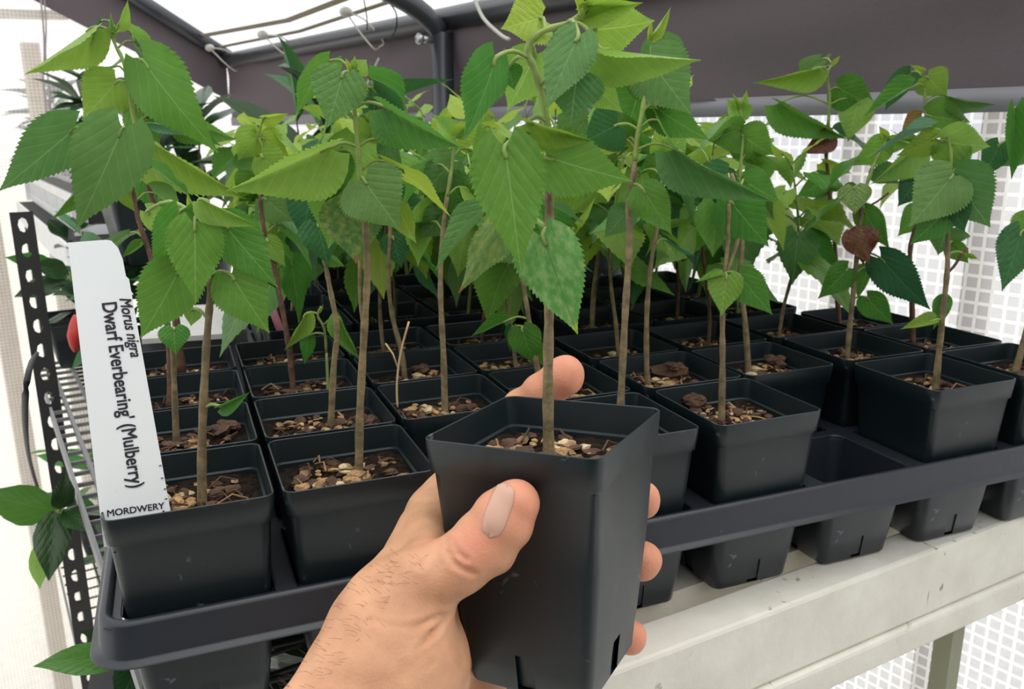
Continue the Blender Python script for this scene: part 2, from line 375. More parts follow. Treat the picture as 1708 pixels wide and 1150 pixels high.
# bungee balls with cords, hooked round the rails
balls = [((280, 55), (318, 110), 'nearest the top of the sloping gable tube'), ((350, 80), (392, 118), 'on the sloping tube close to the far corner'),
         ((438, 58), (487, 98), 'left one above the eave rail'), ((577, 20), (625, 82), 'right one above the eave rail')]
for (bu, bv), (cu, cv), wh in balls:
    c = roofpt(bu, bv, .03); mb = MB()
    rt = root('bungee', T(c), 'round grey bungee ball with its cord, ' + wh, 'bungee', None)
    s = MB(); pts = []
    ss = 10
    s.tube([c + Vector((0, 0, .0095 * math.cos(math.pi * i / ss))) for i in range(ss + 1)], [max(.0003, .0125 * math.sin(math.pi * i / ss)) for i in range(ss + 1)], 14)
    link('ball', s.mesh('ball', [BALL]), rt, Matrix.Identity(4))
    e1 = hit(cu, cv, c, FW); e2 = hit(cu + 14, cv - 14, c, FW)
    s = MB(); s.tube(smooth_pts([c, (c + e1) / 2 + Vector((0, 0, -.004)), e1, (e1 + e2) / 2 + FW * .01, e2, (c + e2) / 2 + Vector((0, 0, .012)), c]), .0016, 6)
    link('cord', s.mesh('cord', [CORD]), rt, Matrix.Identity(4))
for pts, r, lab, m in (([(790, -6), (806, 30), (835, 58), (850, 66)], .0028, 'grey cord looped over the eave rail right of the roof bow', CORD),
                       ([(606, -6), (612, 30), (612, 50)], .0012, 'thin black wire hanging from the roof left of the roof bow', BLACKC),
                       ([(640, -5), (660, 20), (660, 50), (648, 66)], .0014, 'thin black loop of cable hanging just left of the roof bow', BLACKC),
                       ([(632, 98), (622, 120), (612, 142)], .0022, 'short pale cord end against the shade cloth', CORD)):
    mb = MB(); mb.tube(smooth_pts([w1(u, v, .075) for u, v in pts]), r, 6); thing('cord', mb.mesh('cord', [m]), lab, 'cord')
mb = MB()
mb.tube(smooth_pts([w2(u, v, .03) for u, v in [(66, -20), (72, 40), (74, 90), (72, 130), (76, 170), (80, 230)]]), .0022, 6)
mb.tube(smooth_pts([w2(u, v, .03) for u, v in [(72, -20), (77, 40), (76, 90), (80, 130), (84, 170), (86, 230)]]), .0018, 6)
thing('hanging_cord', mb.mesh('hanging_cord', [mat('grey_cord', (.28, .24, .26), rough=.8)]), 'two strands of grey cord hanging down the film at top left', 'cord')
# posts outside the film
def post_out(fn_u, u0_, u1_, wall, label, m, z1, off=.03):
    h = w1 if wall == 1 else w2; X = A if wall == 1 else B; N = B if wall == 1 else A
    a = h(u0_, 450, -off); b = h(u1_, 450, -off); c = (a + b) / 2; w = (b - a).dot(X)
    mb = MB(); mb.box(Vector((c.x, c.y, z1 / 2)), (abs(w), .03, z1), X, N, Vector((0, 0, 1)))
    thing('post', mb.mesh('post', [m], False), label, 'post')
post_out(0, 1618, 1652, 1, 'whitish upright post behind the clear grid film at far right', WHITEP, eave_z)
post_out(0, 1398, 1424, 1, 'whitish upright post behind the grid film, left of the one at far right', WHITEP, eave_z)
post_out(0, 88, 116, 2, 'pale wooden post seen through the film of the far end wall', WOOD, Z0 + .40, .05)
post_out(0, -22, 12, 2, 'pale wooden post at the left edge, behind the film', WOOD, Z0 + .19, .05)
mb = MB(); a = w2(-40, 22, -.06); b = w2(112, 26, -.06)
mb.box((a + b) / 2, ((b - a).length, .03, .02), (b - a).normalized(), A, Vector((0, 0, 1)))
thing('wooden_rail', mb.mesh('wooden_rail', [WOOD], False), 'pale wooden rail across the top of the end wall film', 'rail')
mb = MB(); mb.box((0, 0, -.02), (60, 60, .04)); struct('floor', mb.mesh('floor', [GRND], False))

# ------------------------------------------------------------------ bench
BZ = -1.455
ba, bb = atz(1140, 1077, BZ), atz(1708, 861, BZ)
BD = (bb - ba).normalized(); BN = Vector((-BD.y, BD.x, 0))
b0 = atz(905, 1140, BZ); b0 = ba - BD * (ba - b0).dot(BD); b1 = ba + BD * 1.0
def slab(p0, p1, w, h, side=1, drop=0.0):   # box whose front top edge runs p0-p1
    mb = MB(); c = (p0 + p1) / 2 + BN * w / 2 * side - Vector((0, 0, h / 2 + drop))
    mb.box(c, ((p1 - p0).length, w, h), BD, BN, Vector((0, 0, 1))); return mb
bench = root('bench', T(Vector(((b0.x + b1.x) / 2, (b0.y + b1.y) / 2, 0))), 'weathered off-white bench with a wide front board carrying the trays', 'bench')
mb = slab(b0, b1, .034, .058); me = mb.mesh('front_board', [BENCH], False); 
o = link('front_board', me, bench, Matrix.Identity(4)); bv = o.modifiers.new('b', 'BEVEL'); bv.width = .003; bv.segments = 2
mb = slab(b0 - BN * .004, b1 - BN * .004, .05, .024, 1, .0585); o = link('lower_rail', mb.mesh('lower_rail', [BENCH], False), bench, Matrix.Identity(4)); bv = o.modifiers.new('b', 'BEVEL'); bv.width = .003; bv.segments = 2
wallx = lambda p: (P1 - p).dot(B)
dirA = Vector((math.sin(math.radians(-11)), math.cos(math.radians(-11)), 0))
for k in range(11):
    s0 = b0 + BN * (.055 + .078 * k); mb = MB()
    s0 = s0 - BD * .02
    # slat runs parallel to the front board, stopping before the film
    L = 1.5
    while wallx(s0 + BD * L) < .02: L -= .02
    t0 = 0.03
    mb.box(s0 + BD * (t0 + L) / 2 + BN * .03 - Vector((0, 0, .0105)), (L - t0, .060, .018), BD, BN, Vector((0, 0, 1)))
    link('slat', mb.mesh('slat', [BENCH], False), bench, Matrix.Identity(4))
for t in (.1, 1.0):
    for w in (.05, .8):
        c = b0 + BD * t + BN * w; 
        if wallx(c) < .04: continue
        mb = MB(); mb.box(Vector((c.x, c.y, (Z0 + BZ * U - .085) / 2)), (.04, .04, Z0 + BZ * U - .085), BD, BN, Vector((0, 0, 1)))
        link('leg', mb.mesh('leg', [BENCH], False), bench, Matrix.Identity(4))
# green-grey post and film below the bench at lower right
q0 = hit(1575, 1120, atz(1575, 1120, -3.0), HF)
mb = MB(); mb.box(Vector((q0.x, q0.y, (q0.z + .06) / 2)), (.016, .016, q0.z + .06), BD, BN, Vector((0, 0, 1)))
thing('post', mb.mesh('post', [mat('olive_post', (.27, .28, .19), rough=.7)], False), 'narrow olive-grey post below the bench at lower right', 'post')
# ------------------------------------------------------------------ pots
def rsq(half, r, z, cut=None):
    """rounded square ring, 3 points along each side plus 4 per corner"""
    out = []
    for k in range(4):
        a = k * math.pi / 2; ca, sa = math.cos(a), math.sin(a)
        side = [(half, -.11), (half, -.05), (half, .05), (half, .11)]
        cor = [(half - r + r * math.cos(t), half - r + r * math.sin(t)) for t in [math.pi / 2 * i / 4 for i in range(5)]]
        for x, y in side + cor: out.append(((x * ca - y * sa) * U, (x * sa + y * ca) * U, z * U))
    return out
def loft(mb, rings, m=0, skip=None, flip=False):
    n = len(rings[0]); o = len(mb.v)
    for r in rings: mb.v += r
    for i in range(len(rings) - 1):
        for k in range(n):
            if skip and skip(i, k): continue
            f = (o + i * n + k, o + i * n + (k + 1) % n, o + (i + 1) * n + (k + 1) % n, o + (i + 1) * n + k)
            mb.f.append(f[::-1] if not flip else f); mb.m.append(m)
    return o
def make_pot(name, w=1.0, mats=None, hgt=1.35):
    mb = MB(); H = .475
    prof = [(-.004, H - .012, .06), (0, H - .006, .065), (-.004, H, .07), (-.04, H - .001, .07), (-.17, H - .012, .07), (-.185, H - .028, .07), (-.6, .42, .07), (-1.13, .365, .06), (-1.2, .355, .06), (-1.33, .342, .055), (-1.35, .33, .05)]
    rings = [rsq(h, r, z) for z, h, r in prof]
    loft(mb, rings, skip=lambda i, k: i in (8, 9) and k % 9 in (1,) or (i == 7 and k % 9 == 1))
    o = len(mb.v) - 36; mb.f.append(tuple(o + k for k in range(36))[::-1]); mb.m.append(0)
    inner = [(-.004, H - .012, .06), (-.165, H - .026, .06), (-.175, H - .042, .06), (-.3, H - .05, .06), (-1.0, .36, .05), (-1.33, .31, .05)]
    loft(mb, [rsq(h, r, z) for z, h, r in inner], flip=True)
    o = len(mb.v) - 36; mb.f.append(tuple(o + k for k in range(36))); mb.m.append(0)
    me = mb.mesh(name, mats or [POT]); autosmooth(me, 50); return me
POTME = make_pot('pot')
def make_soil(seed, lvl=-.2, half=.43):
    r = random.Random(seed); n = 26; mb = MB()
    ph = [r.uniform(0, 6) for _ in range(6)]
    for j in range(n + 1):
        for i in range(n + 1):
            x = (i / n - .5) * 2; y = (j / n - .5) * 2
            k = min(1, (1 - max(abs(x), abs(y))) * 5)
            z = lvl + .022 * math.sin(3 * x + ph[0]) * math.sin(3.4 * y + ph[1]) + .012 * math.sin(9 * x + ph[2]) * math.sin(8 * y + ph[3]) + r.uniform(-.014, .02) * k
            q = half
            mb.v.append((x * q * U, y * q * U, z * U))
    for j in range(n):
        for i in range(n):
            o = j * (n + 1) + i; mb.f.append((o, o + 1, o + n + 2, o + n + 1)); mb.m.append(0)
    mb.box((0, 0, (lvl - .45) * U), (.64 * U, .64 * U, .82 * U))
    return mb.mesh('potting_mix', [SOIL], False)
def lump(mb, c, sx_, sy_, sz_, rot, m, r):
    M = Matrix.Rotation(rot, 3, 'Z') @ Matrix.Rotation(r.uniform(-.5, .5), 3, 'X')
    vs = []
    for k, (hz, rr) in enumerate(((-.9, .35), (-.35, .95), (.35, 1.0), (.9, .4))):
        for i in range(6):
            a = i * math.pi / 3 + k * .3; q = rr * r.uniform(.75, 1.2)
            vs.append(Vector(c) + M @ Vector((math.cos(a) * q * sx_, math.sin(a) * q * sy_, hz * sz_)))
    o = len(mb.v); mb.v += [tuple(v) for v in vs]
    for k in range(3):
        for i in range(6): mb.f.append((o + k * 6 + i, o + k * 6 + (i + 1) % 6, o + k * 6 + 6 + (i + 1) % 6, o + k * 6 + 6 + i)); mb.m.append(m)
    mb.f.append(tuple(o + i for i in range(6))[::-1]); mb.m.append(m); mb.f.append(tuple(o + 18 + i for i in range(6))); mb.m.append(m)
def make_chips(seed, n=46, lvl=-.19, half=.37, big=1.0, tan=.5):
    r = random.Random(seed); mb = MB(); cx, cy_ = r.uniform(-.15, .15), r.uniform(-.15, .15)
    for i in range(n):
        while True:
            x, y = r.gauss(cx, .22), r.gauss(cy_, .22)
            if abs(x) < half and abs(y) < half: break
        s = abs(r.gauss(.024, .012)) * U * big + .0008
        m = 0 if r.random() < tan else (1 if r.random() < .84 else 2)
        lump(mb, (x * U, y * U, (lvl + r.uniform(-.01, .025)) * U), s * r.uniform(.8, 1.8), s, s * r.uniform(.35, .7), r.uniform(0, 6), m, r)
    for i in range(16):   # fibres
        x, y = r.uniform(-half, half) * U, r.uniform(-half, half) * U; a = r.uniform(0, 6.3); L = r.uniform(.06, .2) * U
        z = (lvl + r.uniform(0, .03)) * U
        q = [(x, y, z), (x + math.cos(a) * L * .5, y + math.sin(a) * L * .5, z + r.uniform(.0, .05) * U), (x + math.cos(a + .3) * L, y + math.sin(a + .3) * L, z)]
        q = [(max(-half * U, min(half * U, a_)), max(-half * U, min(half * U, b_)), c_) for a_, b_, c_ in q]
        mb.tube(q, .0006, 5, r.choice((0, 1, 1)))
    return mb.mesh('bark_chips', CHIP, False)
SOILS = [make_soil(i) for i in range(4)]
CHIPS = [make_chips(10 + i, 105 - 6 * i, tan=.26 + .09 * (i % 3), big=.72 + .12 * (i % 3)) for i in range(6)]

# ------------------------------------------------------------------ leaves
HW = [(0, .16), (.035, .33), (.09, .44), (.17, .495), (.27, .5), (.38, .46), (.5, .385), (.62, .29), (.72, .205), (.80, .135), (.87, .08), (.93, .04), (1, .004)]
LANCE = [(0, .02), (.1, .2), (.25, .42), (.42, .5), (.6, .44), (.78, .27), (.92, .09), (1, .004)]
def interp(tab, t):
    for (a, x), (b, y) in zip(tab, tab[1:]):
        if t <= b: return x + (y - x) * (t - a) / (b - a)
    return tab[-1][1]
def leaf_mesh(name, rows, cols, droop, fold, wave, twist, serr=.085, tab=HW, cord=.13, seed=0):
    r = random.Random(seed); mb = MB(); uv = []
    ph = r.uniform(0, 6)
    for j in range(rows + 1):
        t = j / rows; hw = interp(tab, t)
        for i in range(-cols, cols + 1):
            s = i / cols; a = abs(s)
            tooth = 0
            if a == 1 and serr: tooth = serr * ((j % 3) / 2.0 - .35) * (1 - t) ** .3 * (1 if t > .02 else 0)
            x = s * hw * (1 + tooth * 1.2)
            y = t - cord * a ** 1.6 * math.exp(-t * 9) * 1.1 + (tooth * .25 if a == 1 else 0)
            z = -droop * (t ** 2) + droop * .25 * t
            z += fold * a * hw - .18 * a * a * hw * (1 if fold >= 0 else -1) * .6
            z += wave * a * a * math.sin(t * 9 + ph + (1.5 if s > 0 else 0)) * .5 * hw * 2
            z += twist * s * t * hw
            q = (y - a * hw * .6) * 7
            z += .003 * math.cos(q * 2 * math.pi) * min(1, a * 3) * (1 if t < .9 else 0)
            mb.v.append((x, y, z)); uv.append((x + .5, y))
    n = 2 * cols + 1
    for j in range(rows):
        for i in range(n - 1):
            o = j * n + i; mb.f.append((o, o + 1, o + n + 1, o + n)); mb.m.append(0)
    me = mb.mesh(name, [LM['g']]); ul = me.uv_layers.new(name='UVMap')
    for lp in me.loops: ul.data[lp.index].uv = uv[lp.vertex_index]
    return me
def variants(tag, rows, cols):
    return {k: leaf_mesh('leaf_' + tag + k, rows, cols, *p, seed=ord(k[0])) for k, p in dict(
        f=(.06, .10, .06, .0), c=(.22, .18, .08, .05), w=(.12, .30, .16, .15), t=(.30, .45, .10, -.1), i=(.18, -.35, .12, .1), s=(.05, .75, .06, 0)).items()}
HI = variants('fine_', 66, 7); LO = variants('small_', 30, 4)
LANCEL = leaf_mesh('lance', 20, 4, .35, .35, .05, .05, 0, LANCE, 0); BROADL = leaf_mesh('broad', 20, 4, .25, .2, .06, .05, 0, LANCE, 0)

def leaf_obj(parent, base, tip, width, normal, mkey, var='c', hi=True, me=None, name='leaf', label=None):
    Y = (tip - base); L = Y.length; Y = Y / L
    Z = (normal - Y * normal.dot(Y)).normalized(); X = Y.cross(Z)
    M = Matrix(((X.x * width, Y.x * L, Z.x * L * .8, base.x), (X.y * width, Y.y * L, Z.y * L * .8, base.y), (X.z * width, Y.z * L, Z.z * L * .8, base.z), (0, 0, 0, 1)))
    o = link(name, me or (HI if hi else LO)[var], parent, M)
    o.material_slots[0].link = 'OBJECT'; o.material_slots[0].material = LM[mkey]
    if label: o['label'] = label
    return o

NAMES = []
def pot_plant(gx, gy, label, group, seed, rot=0.0, M=None, chips=True, name='potted_mulberry'):
    """gx, gy = centre of the pot in pot pitches; returns the root and its matrix"""
    if M is None: M = T(G(gx, gy, 0)) @ Matrix.Rotation(rot, 4, 'Z')
    rt = root(name, M, label, 'potted plant' if name != 'empty_pot' else 'pot', group)
    link('pot', POTME, rt, M)
    link('potting_mix', SOILS[seed % 4], rt, M)
    mix = rt.children[-1] if False else [q for q in rt.children if q.name.startswith('potting_mix')][0]
    c = link('bark_chips', CHIPS[seed % 6], None); c.parent = mix; c.matrix_basis = Matrix.Rotation(0 if seed % 2 else math.pi, 4, 'Z'); c['kind'] = 'stuff'
    return rt, M

def build_stem(rt, parts, buds=(), name='stem'):
    """parts = list of (points, radii, material index)"""
    mb = MB()
    for p, r, m in parts: mb.tube(p, r, 8, m)
    return link(name, mb.mesh('stem', [STEM, GSTEM, BSTEM]), rt, Matrix.Identity(4))

def spec_plant(rt, M, stem, leaves, r0_=.0024, green_from=.65, mi=0, hi=True, base=None, forks=(), green=1, top_r=.001, extra=7, ex0=.55):
    """stem and leaves given where they show in the photo, in the upright plane through the pot"""
    if base is None: base = M @ Vector((0, 0, -.2 * U))
    n = HF
    P = [hit(u, v, base, n, o) for u, v, o in [(s + (0,))[:3] if len(s) == 2 else s for s in stem]]
    P[0] = P[0] - Vector((0, 0, .012))
    sp_ = smooth_pts(P, 5); N = len(sp_)
    rr = [r0_ + (top_r - r0_) * (i / (N - 1)) ** 1.2 + (r0_ * .5 * math.exp(-i / 2)) + r0_ * .09 * math.sin(i * 1.9) for i in range(N)]
    cut = int(N * green_from)
    parts = [(sp_[:cut + 1], rr[:cut + 1], mi), (sp_[cut:], rr[cut:], green)] if cut < N - 1 else [(sp_, rr, mi)]
    for fk in forks:
        q = smooth_pts([hit(u, v, base, n, 0) for u, v in fk[0]], 4); parts.append((q, [fk[1]] * len(q), fk[2]))
    made = []
    for lf in leaves:
        bx, by, tx, ty, w, mk = lf[:6]; roll = lf[6] if len(lf) > 6 else 0; dzb = lf[7] if len(lf) > 7 else -.004; dzt = lf[8] if len(lf) > 8 else dzb - .01; var = lf[9] if len(lf) > 9 else R.choice('ccwtf')
        b = hit(bx, by, base, n, dzb); t = hit(tx, ty, base, n, dzt)
        y = (t - b).normalized(); v = (CAM - (b + t) / 2).normalized(); z = (v - y * v.dot(y)).normalized()
        z = Matrix.Rotation(math.radians(roll), 3, y) @ z
        wm = w / F * (depth(b) + depth(t)) / 2 / max(.3, math.cos(math.radians(roll)))
        leaf_obj(rt, b, t, wm, z, mk, var, hi)
        # petiole
        cand = [(abs((p - b).length - .012), i) for i, p in enumerate(sp_) if i > N * .15]
        bi = min(((sp_[i] - b).length + (0.3 * max(0, sp_[i].z - b.z)), i) for i in range(int(N * .2), N))[1]
        a = sp_[bi]
        if (a - b).length < .07:
            mid = (a + b) / 2 + Vector((0, 0, .15 * (a - b).length)); pet = smooth_pts([a, mid, b, b + y * .1 * (t - b).length], 3)
            parts.append((pet, [.0009] * len(pet), 1))
    rx = random.Random(len(leaves) * 31 + int(stem[0][0])); a = rx.uniform(0, 6)
    for k in range(extra if len(leaves) > 4 else 0):   # leaves on the far side of the stem
        i = min(N - 1, int(N * (ex0 + (.97 - ex0) * k / max(1, extra - 1)))); p = sp_[i]; a += 1.9
        w_ = math.cos(a); out = (RT * w_ + HF * (.25 + .6 * abs(math.sin(a)))).normalized(); L = rx.uniform(.042, .062) * (1 - .35 * k / extra)
        el = rx.uniform(.2, 1.1); b = p + out * .014 + Vector((0, 0, .006)); d = (out * math.cos(el) - Vector((0, 0, 1)) * math.sin(el)).normalized(); t = b + d * L
        if wallx(t) < .02 or wallx(b) < .02: continue
        nr = Vector((0, 0, 1)) * math.cos(el) + out * math.sin(el) + Vector((rx.uniform(-.4, .4), rx.uniform(-.7, .1), 0))
        leaf_obj(rt, b, t, L * rx.uniform(.66, .85), nr, rx.choice('ggblgdy'), rx.choice('ccwt'), hi)
        parts.append((smooth_pts([p, (p + b) / 2 + Vector((0, 0, .003)), b, b + d * .004], 2), [.0008] * 7, 1))
    build_stem(rt, parts)
    return sp_

def random_plant(rt, M, seed, h=.22, bare=.45, nl=10, size=.06, lean=(0, 0), pal='gglbdyl', r0_=.0022, mi=0, hi=False, off=(0, 0)):
    r = random.Random(seed); base = M @ Vector((off[0] * U, off[1] * U, -.2 * U))
    up = (M.to_3x3() @ Vector((0, 0, 1))).normalized()
    pts = []; ph = r.uniform(0, 6)
    for i in range(7):
        t = i / 6; k = .006 * math.sin(t * 5 + ph)
        pts.append(base + up * (t * h - (.012 if i == 0 else 0)) + Vector((lean[0] * t * t + k, lean[1] * t * t + .004 * math.cos(t * 6 + ph), 0)))
    sp_ = smooth_pts(pts, 4); N = len(sp_)
    rr = [r0_ + (.0009 - r0_) * (i / (N - 1)) + r0_ * .08 * math.sin(i * 1.9) for i in range(N)]
    cut = int(N * .62); parts = [(sp_[:cut + 1], rr[:cut + 1], mi), (sp_[cut:], rr[cut:], 1)]
    a = r.uniform(0, 6)
    for k in range(nl):
        t = bare + (1 - bare) * (k / (nl - 1)) ** .8; i = min(N - 1, int(t * (N - 1))); p = sp_[i]; a += 2.4 + r.uniform(-.4, .4)
        top = k / (nl - 1); L = size * (1 - .55 * top ** 3) * r.uniform(.75, 1.2)
        out = Vector((math.cos(a), math.sin(a), 0)); pl = .2 * L + .006
        b = p + out * pl + Vector((0, 0, pl * (.5 + .5 * top)))
        dr = r.uniform(.3, 1.5) * (1 - .5 * top) - (.9 if top > .9 else 0)
        d = (out * math.cos(dr) - Vector((0, 0, 1)) * math.sin(dr)).normalized(); tip = b + d * L
        nr = (Vector((0, 0, 1)) * math.cos(dr) + out * math.sin(dr)) + Vector((r.uniform(-.5, .5), r.uniform(-.5, .5), 0))
        # keep foliage inside the film
        if wallx(tip) < .03 or wallx(b) < .03: out2 = -B; tip = b + (tip - b) - B * ((tip - b).dot(B) + max(0, .04 - wallx(b)))
        if wallx(b) < .02: continue
        mk = r.choice('yyl') if top > .8 else r.choice(pal)
        leaf_obj(rt, b, tip, L * r.uniform(.62, .82), nr, mk, r.choice('ccwtfi'), hi)
        pet = smooth_pts([p, (p + b) / 2 + Vector((0, 0, .002)), b, b + (tip - b) * .1], 2); parts.append((pet, [.0008] * len(pet), 1))
    build_stem(rt, parts)

# ------------------------------------------------------------------ trays
def rrect(x0, x1, y0, y1, r, off, z):
    out = []
    for cx, cy_, a0 in ((x1 - r, y1 - r, 0), (x0 + r, y1 - r, 90), (x0 + r, y0 + r, 180), (x1 - r, y0 + r, 270)):
        for i in range(7):
            a = math.radians(a0 + 15 * i); out.append(tuple(G(cx + (r + off) * math.cos(a), cy_ + (r + off) * math.sin(a), z)))
    return out
def cup_mesh():
    mb = MB()
    prof = [(-.655, .445, .10), (-.665, .435, .10), (-.70, .43, .10), (-1.13, .388, .09), (-1.22, .378, .09), (-1.42, .352, .08), (-1.435, .34, .07)]
    loft(mb, [rsq(h, r, z) for z, h, r in prof], skip=lambda i, k: i == 4 and k % 9 == 1)
    o = len(mb.v) - 36; mb.f.append(tuple(o + k for k in range(36))[::-1]); mb.m.append(0)
    prof2 = [(-.66, .435, .10), (-1.13, .378, .09), (-1.40, .345, .08)]
    loft(mb, [rsq(h, r, z) for z, h, r in prof2], flip=True)
    o = len(mb.v) - 36; mb.f.append(tuple(o + k for k in range(36))); mb.m.append(0)
    me = mb.mesh('cell', [TRAYM]); autosmooth(me, 50); return me
CUP = cup_mesh()
def tray(x0, x1, y0, y1, xs, ys, label, m=TRAYM, skip=(), zoff=0.0):
    rt = root('carry_tray', T(G((x0 + x1) / 2, (y0 + y1) / 2, -1.435)), label, 'tray', None)
    mb = MB()
    prof = [(-.04, -.66), (-.035, -.635), (-.01, -.62), (.02, -.622), (.035, -.65), (.055, -.84), (.065, -.855), (.10, -.862), (.105, -.875), (.095, -.88)]
    rings = [rrect(x0 + .06, x1 - .06, y0 + .06, y1 - .06, .10, o + .06, z) for o, z in prof]
    loft(mb, rings, flip=True)
    h = .435
    xb = sorted([x0, x1] + [c + s * h for c in xs for s in (-1, 1)]); yb = sorted([y0, y1] + [c + s * h for c in ys for s in (-1, 1)])
    for i in range(len(xb) - 1):
        for j in range(len(yb) - 1):
            if i % 2 and j % 2: continue
            a, b, c, d = xb[i], xb[i + 1], yb[j], yb[j + 1]
            mb.add([G(a, c, -.66), G(b, c, -.66), G(b, d, -.66), G(a, d, -.66)], [(0, 1, 2, 3)])
    me = mb.mesh('tray_rim', [m]); autosmooth(me, 60)
    link('tray_rim', me, rt, Matrix.Identity(4))
    for c in xs:
        for d in ys:
            o = link('cell', CUP, rt, T(G(c, d, 0)))
    return rt
LX = [.5, 1.5, 2.5]; LY = [.5, 1.5, 2.5, 3.5]
KX = [4.585 + 1.055 * k for k in range(4)]; KX2 = [3.53] + KX; KY = [.475, 1.475, 2.475]
tray(-.03, 3.02, -.0, 4.03, LX, LY, 'black moulded carry tray at front left, under the labelled pot')
tray(3.04, 8.31, -.0, 3.02, KX2, KY, 'black moulded carry tray at front right with one empty cell')
BX = [1.85, 2.85, 3.85]; BY = [4.85, 5.85, 6.85, 7.85, 8.85]
tray(1.3, 4.42, 4.28, 9.4, BX, BY, 'dusty grey carry tray behind the front left tray', GREYTRAY)
CX = [4.98, 5.98, 6.98]; CY = [3.62, 4.62, 5.62]
tray(4.47, 7.5, 3.09, 6.12, CX, CY, 'black carry tray behind the front right tray')
DX = [4.98, 5.98]; DY = [6.72, 7.72]
tray(4.47, 6.46, 6.2, 8.22, DX, DY, 'small black carry tray furthest back, below the shade cloth')
# ------------------------------------------------------------------ the held seedling
Q = (2.2687, -1.0387, 0.6263)
RM = Matrix(((0.6608, 0.7506, -0.003), (-0.7482, 0.659, 0.0768), (0.0596, -0.0485, 0.997)))
HM = T(G(*Q)) @ RM.to_4x4()
rt, M = pot_plant(0, 0, 'tall mulberry seedling held up in a hand, in a square black pot', None, 2, M=HM)
hb = HM @ Vector((.015 * U, -.02 * U, -.2 * U))
spec_plant(rt, M, [(916, 752), (914, 640), (916, 520), (917, 420), (916, 330), (914, 240), (908, 180), (893, 120), (880, 85), (900, 55), (955, 35), (975, 12)], [
    (842, 243, 870, 452, 124, 'g', -8, -.022, -.03, 'f'), (912, 262, 1050, 305, 112, 'g', 12, -.008, -.02, 'c'),
    (905, 393, 962, 560, 112, 'v', 10, -.012, -.018, 'w'), (828, 95, 782, 238, 74, 'g', -35, -.01, -.012, 'i'),
    (905, 30, 838, 45, 90, 'y', 20, .006, -.004, 'w'), (892, 90, 850, 190, 88, 'l', -25, .022, .03, 'c'), (965, 58, 910, 182, 84, 'b', 15, -.018, -.028, 'f'),
    (975, 20, 1072, 5, 44, 'y', 10, .004, .0, 's'), (985, 50, 1096, 42, 92, 'y', 30, .006, .01, 'c'), (1000, 80, 1168, 104, 50, 'l', 48, -.006, -.02, 's'),
    (962, 128, 952, 206, 96, 'b', 0, -.018, -.02, 'f'), (975, 125, 1035, 190, 70, 'l', 20, .004, .0, 'c'), (880, 203, 990, 238, 46, 'y', 40, -.010, -.016, 's'),
    (835, 370, 768, 492, 64, 'm', -25, .012, .008, 'w'), (848, 112, 858, 150, 44, 'g', 0, .02, .02, 'f'),
    (808, 358, 724, 450, 30, 'b', 55, .03, .03, 's'),
    (968, 22, 955, -20, 16, 'y', 30, .0, .0, 's'), (975, 12, 990, -22, 12, 'y', 40, .0, .0, 's'),
], base=hb, extra=0, green_from=.42, r0_=.0024, top_r=.0010, hi=True)

# ------------------------------------------------------------------ front rows, plant by plant
g = None
rt, M = pot_plant(.5, .5, 'mulberry seedling with a pale central leaf, in the pot that holds the white label', g, 1)
spec_plant(rt, M, [(334, 845), (337, 740), (343, 600), (350, 500), (349, 450), (335, 400), (326, 350)], [
    (325, 373, 326, 507, 92, 'l', 5, -.016, -.022, 'f'), (300, 352, 262, 470, 66, 'g', -25, -.006, .0, 'c'), (300, 448, 236, 572, 100, 'g', -15, -.002, -.004, 'c'),
    (372, 372, 462, 480, 84, 'g', 15, -.006, -.01, 'f'), (385, 458, 446, 556, 92, 'g', 12, -.004, -.01, 'c'), (340, 333, 432, 380, 34, 'l', 40, -.012, -.016, 's'),
    (368, 678, 417, 655, 22, 'g', 30, -.004, -.008, 's'), (318, 348, 312, 322, 10, 'y', 0, 0, 0, 's'), (338, 350, 350, 335, 12, 'y', 30, 0, 0, 's'),
    (322, 515, 318, 545, 30, 'l', 20, .01, .01, 'f'), (352, 455, 362, 500, 28, 'g', 20, .0, .0, 'c'), (245, 352, 300, 400, 40, 'l', 30, .02, .02, 'c')],
    green_from=.62, r0_=.0026, extra=0, base=G(.53, .55, -.2))
rt, M = pot_plant(1.5, .5, 'mulberry seedling with a mottled round leaf and forked stem, second pot of the front row', g, 2)
spec_plant(rt, M, [(597, 797), (600, 700), (607, 560), (612, 470), (611, 400), (604, 330), (598, 260), (592, 190), (585, 150), (590, 115)], [
    (586, 338, 594, 440, 108, 'm', 0, .01, .006, 'f'), (607, 300, 664, 382, 116, 'b', 8, -.012, -.02, 'c'), (572, 122, 547, 212, 94, 'b', -5, -.008, -.014, 'f'),
    (662, 345, 692, 405, 44, 'y', 20, .01, .0, 'w'), (642, 178, 766, 248, 66, 'g', 38, -.004, -.012, 's'), (596, 118, 612, 100, 34, 'l', 20, .0, .0, 'c'),
    (590, 118, 592, 92, 12, 'y', 0, 0, 0, 's'), (585, 118, 576, 96, 9, 'y', 0, 0, 0, 's'), (556, 256, 548, 348, 74, 'g', -10, .012, .01, 'c'), (550, 246, 378, 322, 84, 'l', -38, -.01, -.03, 's'),
    (612, 200, 640, 250, 46, 'y', 30, .02, .02, 'c'), (640, 235, 670, 290, 40, 'b', 30, .01, .0, 'c')],
    green_from=.52, base=G(1.56, .6, -.2), r0_=.0026, forks=[([(606, 545), (601, 500), (600, 435)], .0012, 0)])
rt, M = pot_plant(.5, 1.5, 'leggy seedling behind the labelled pot, topped by one small leaf', g, 3)
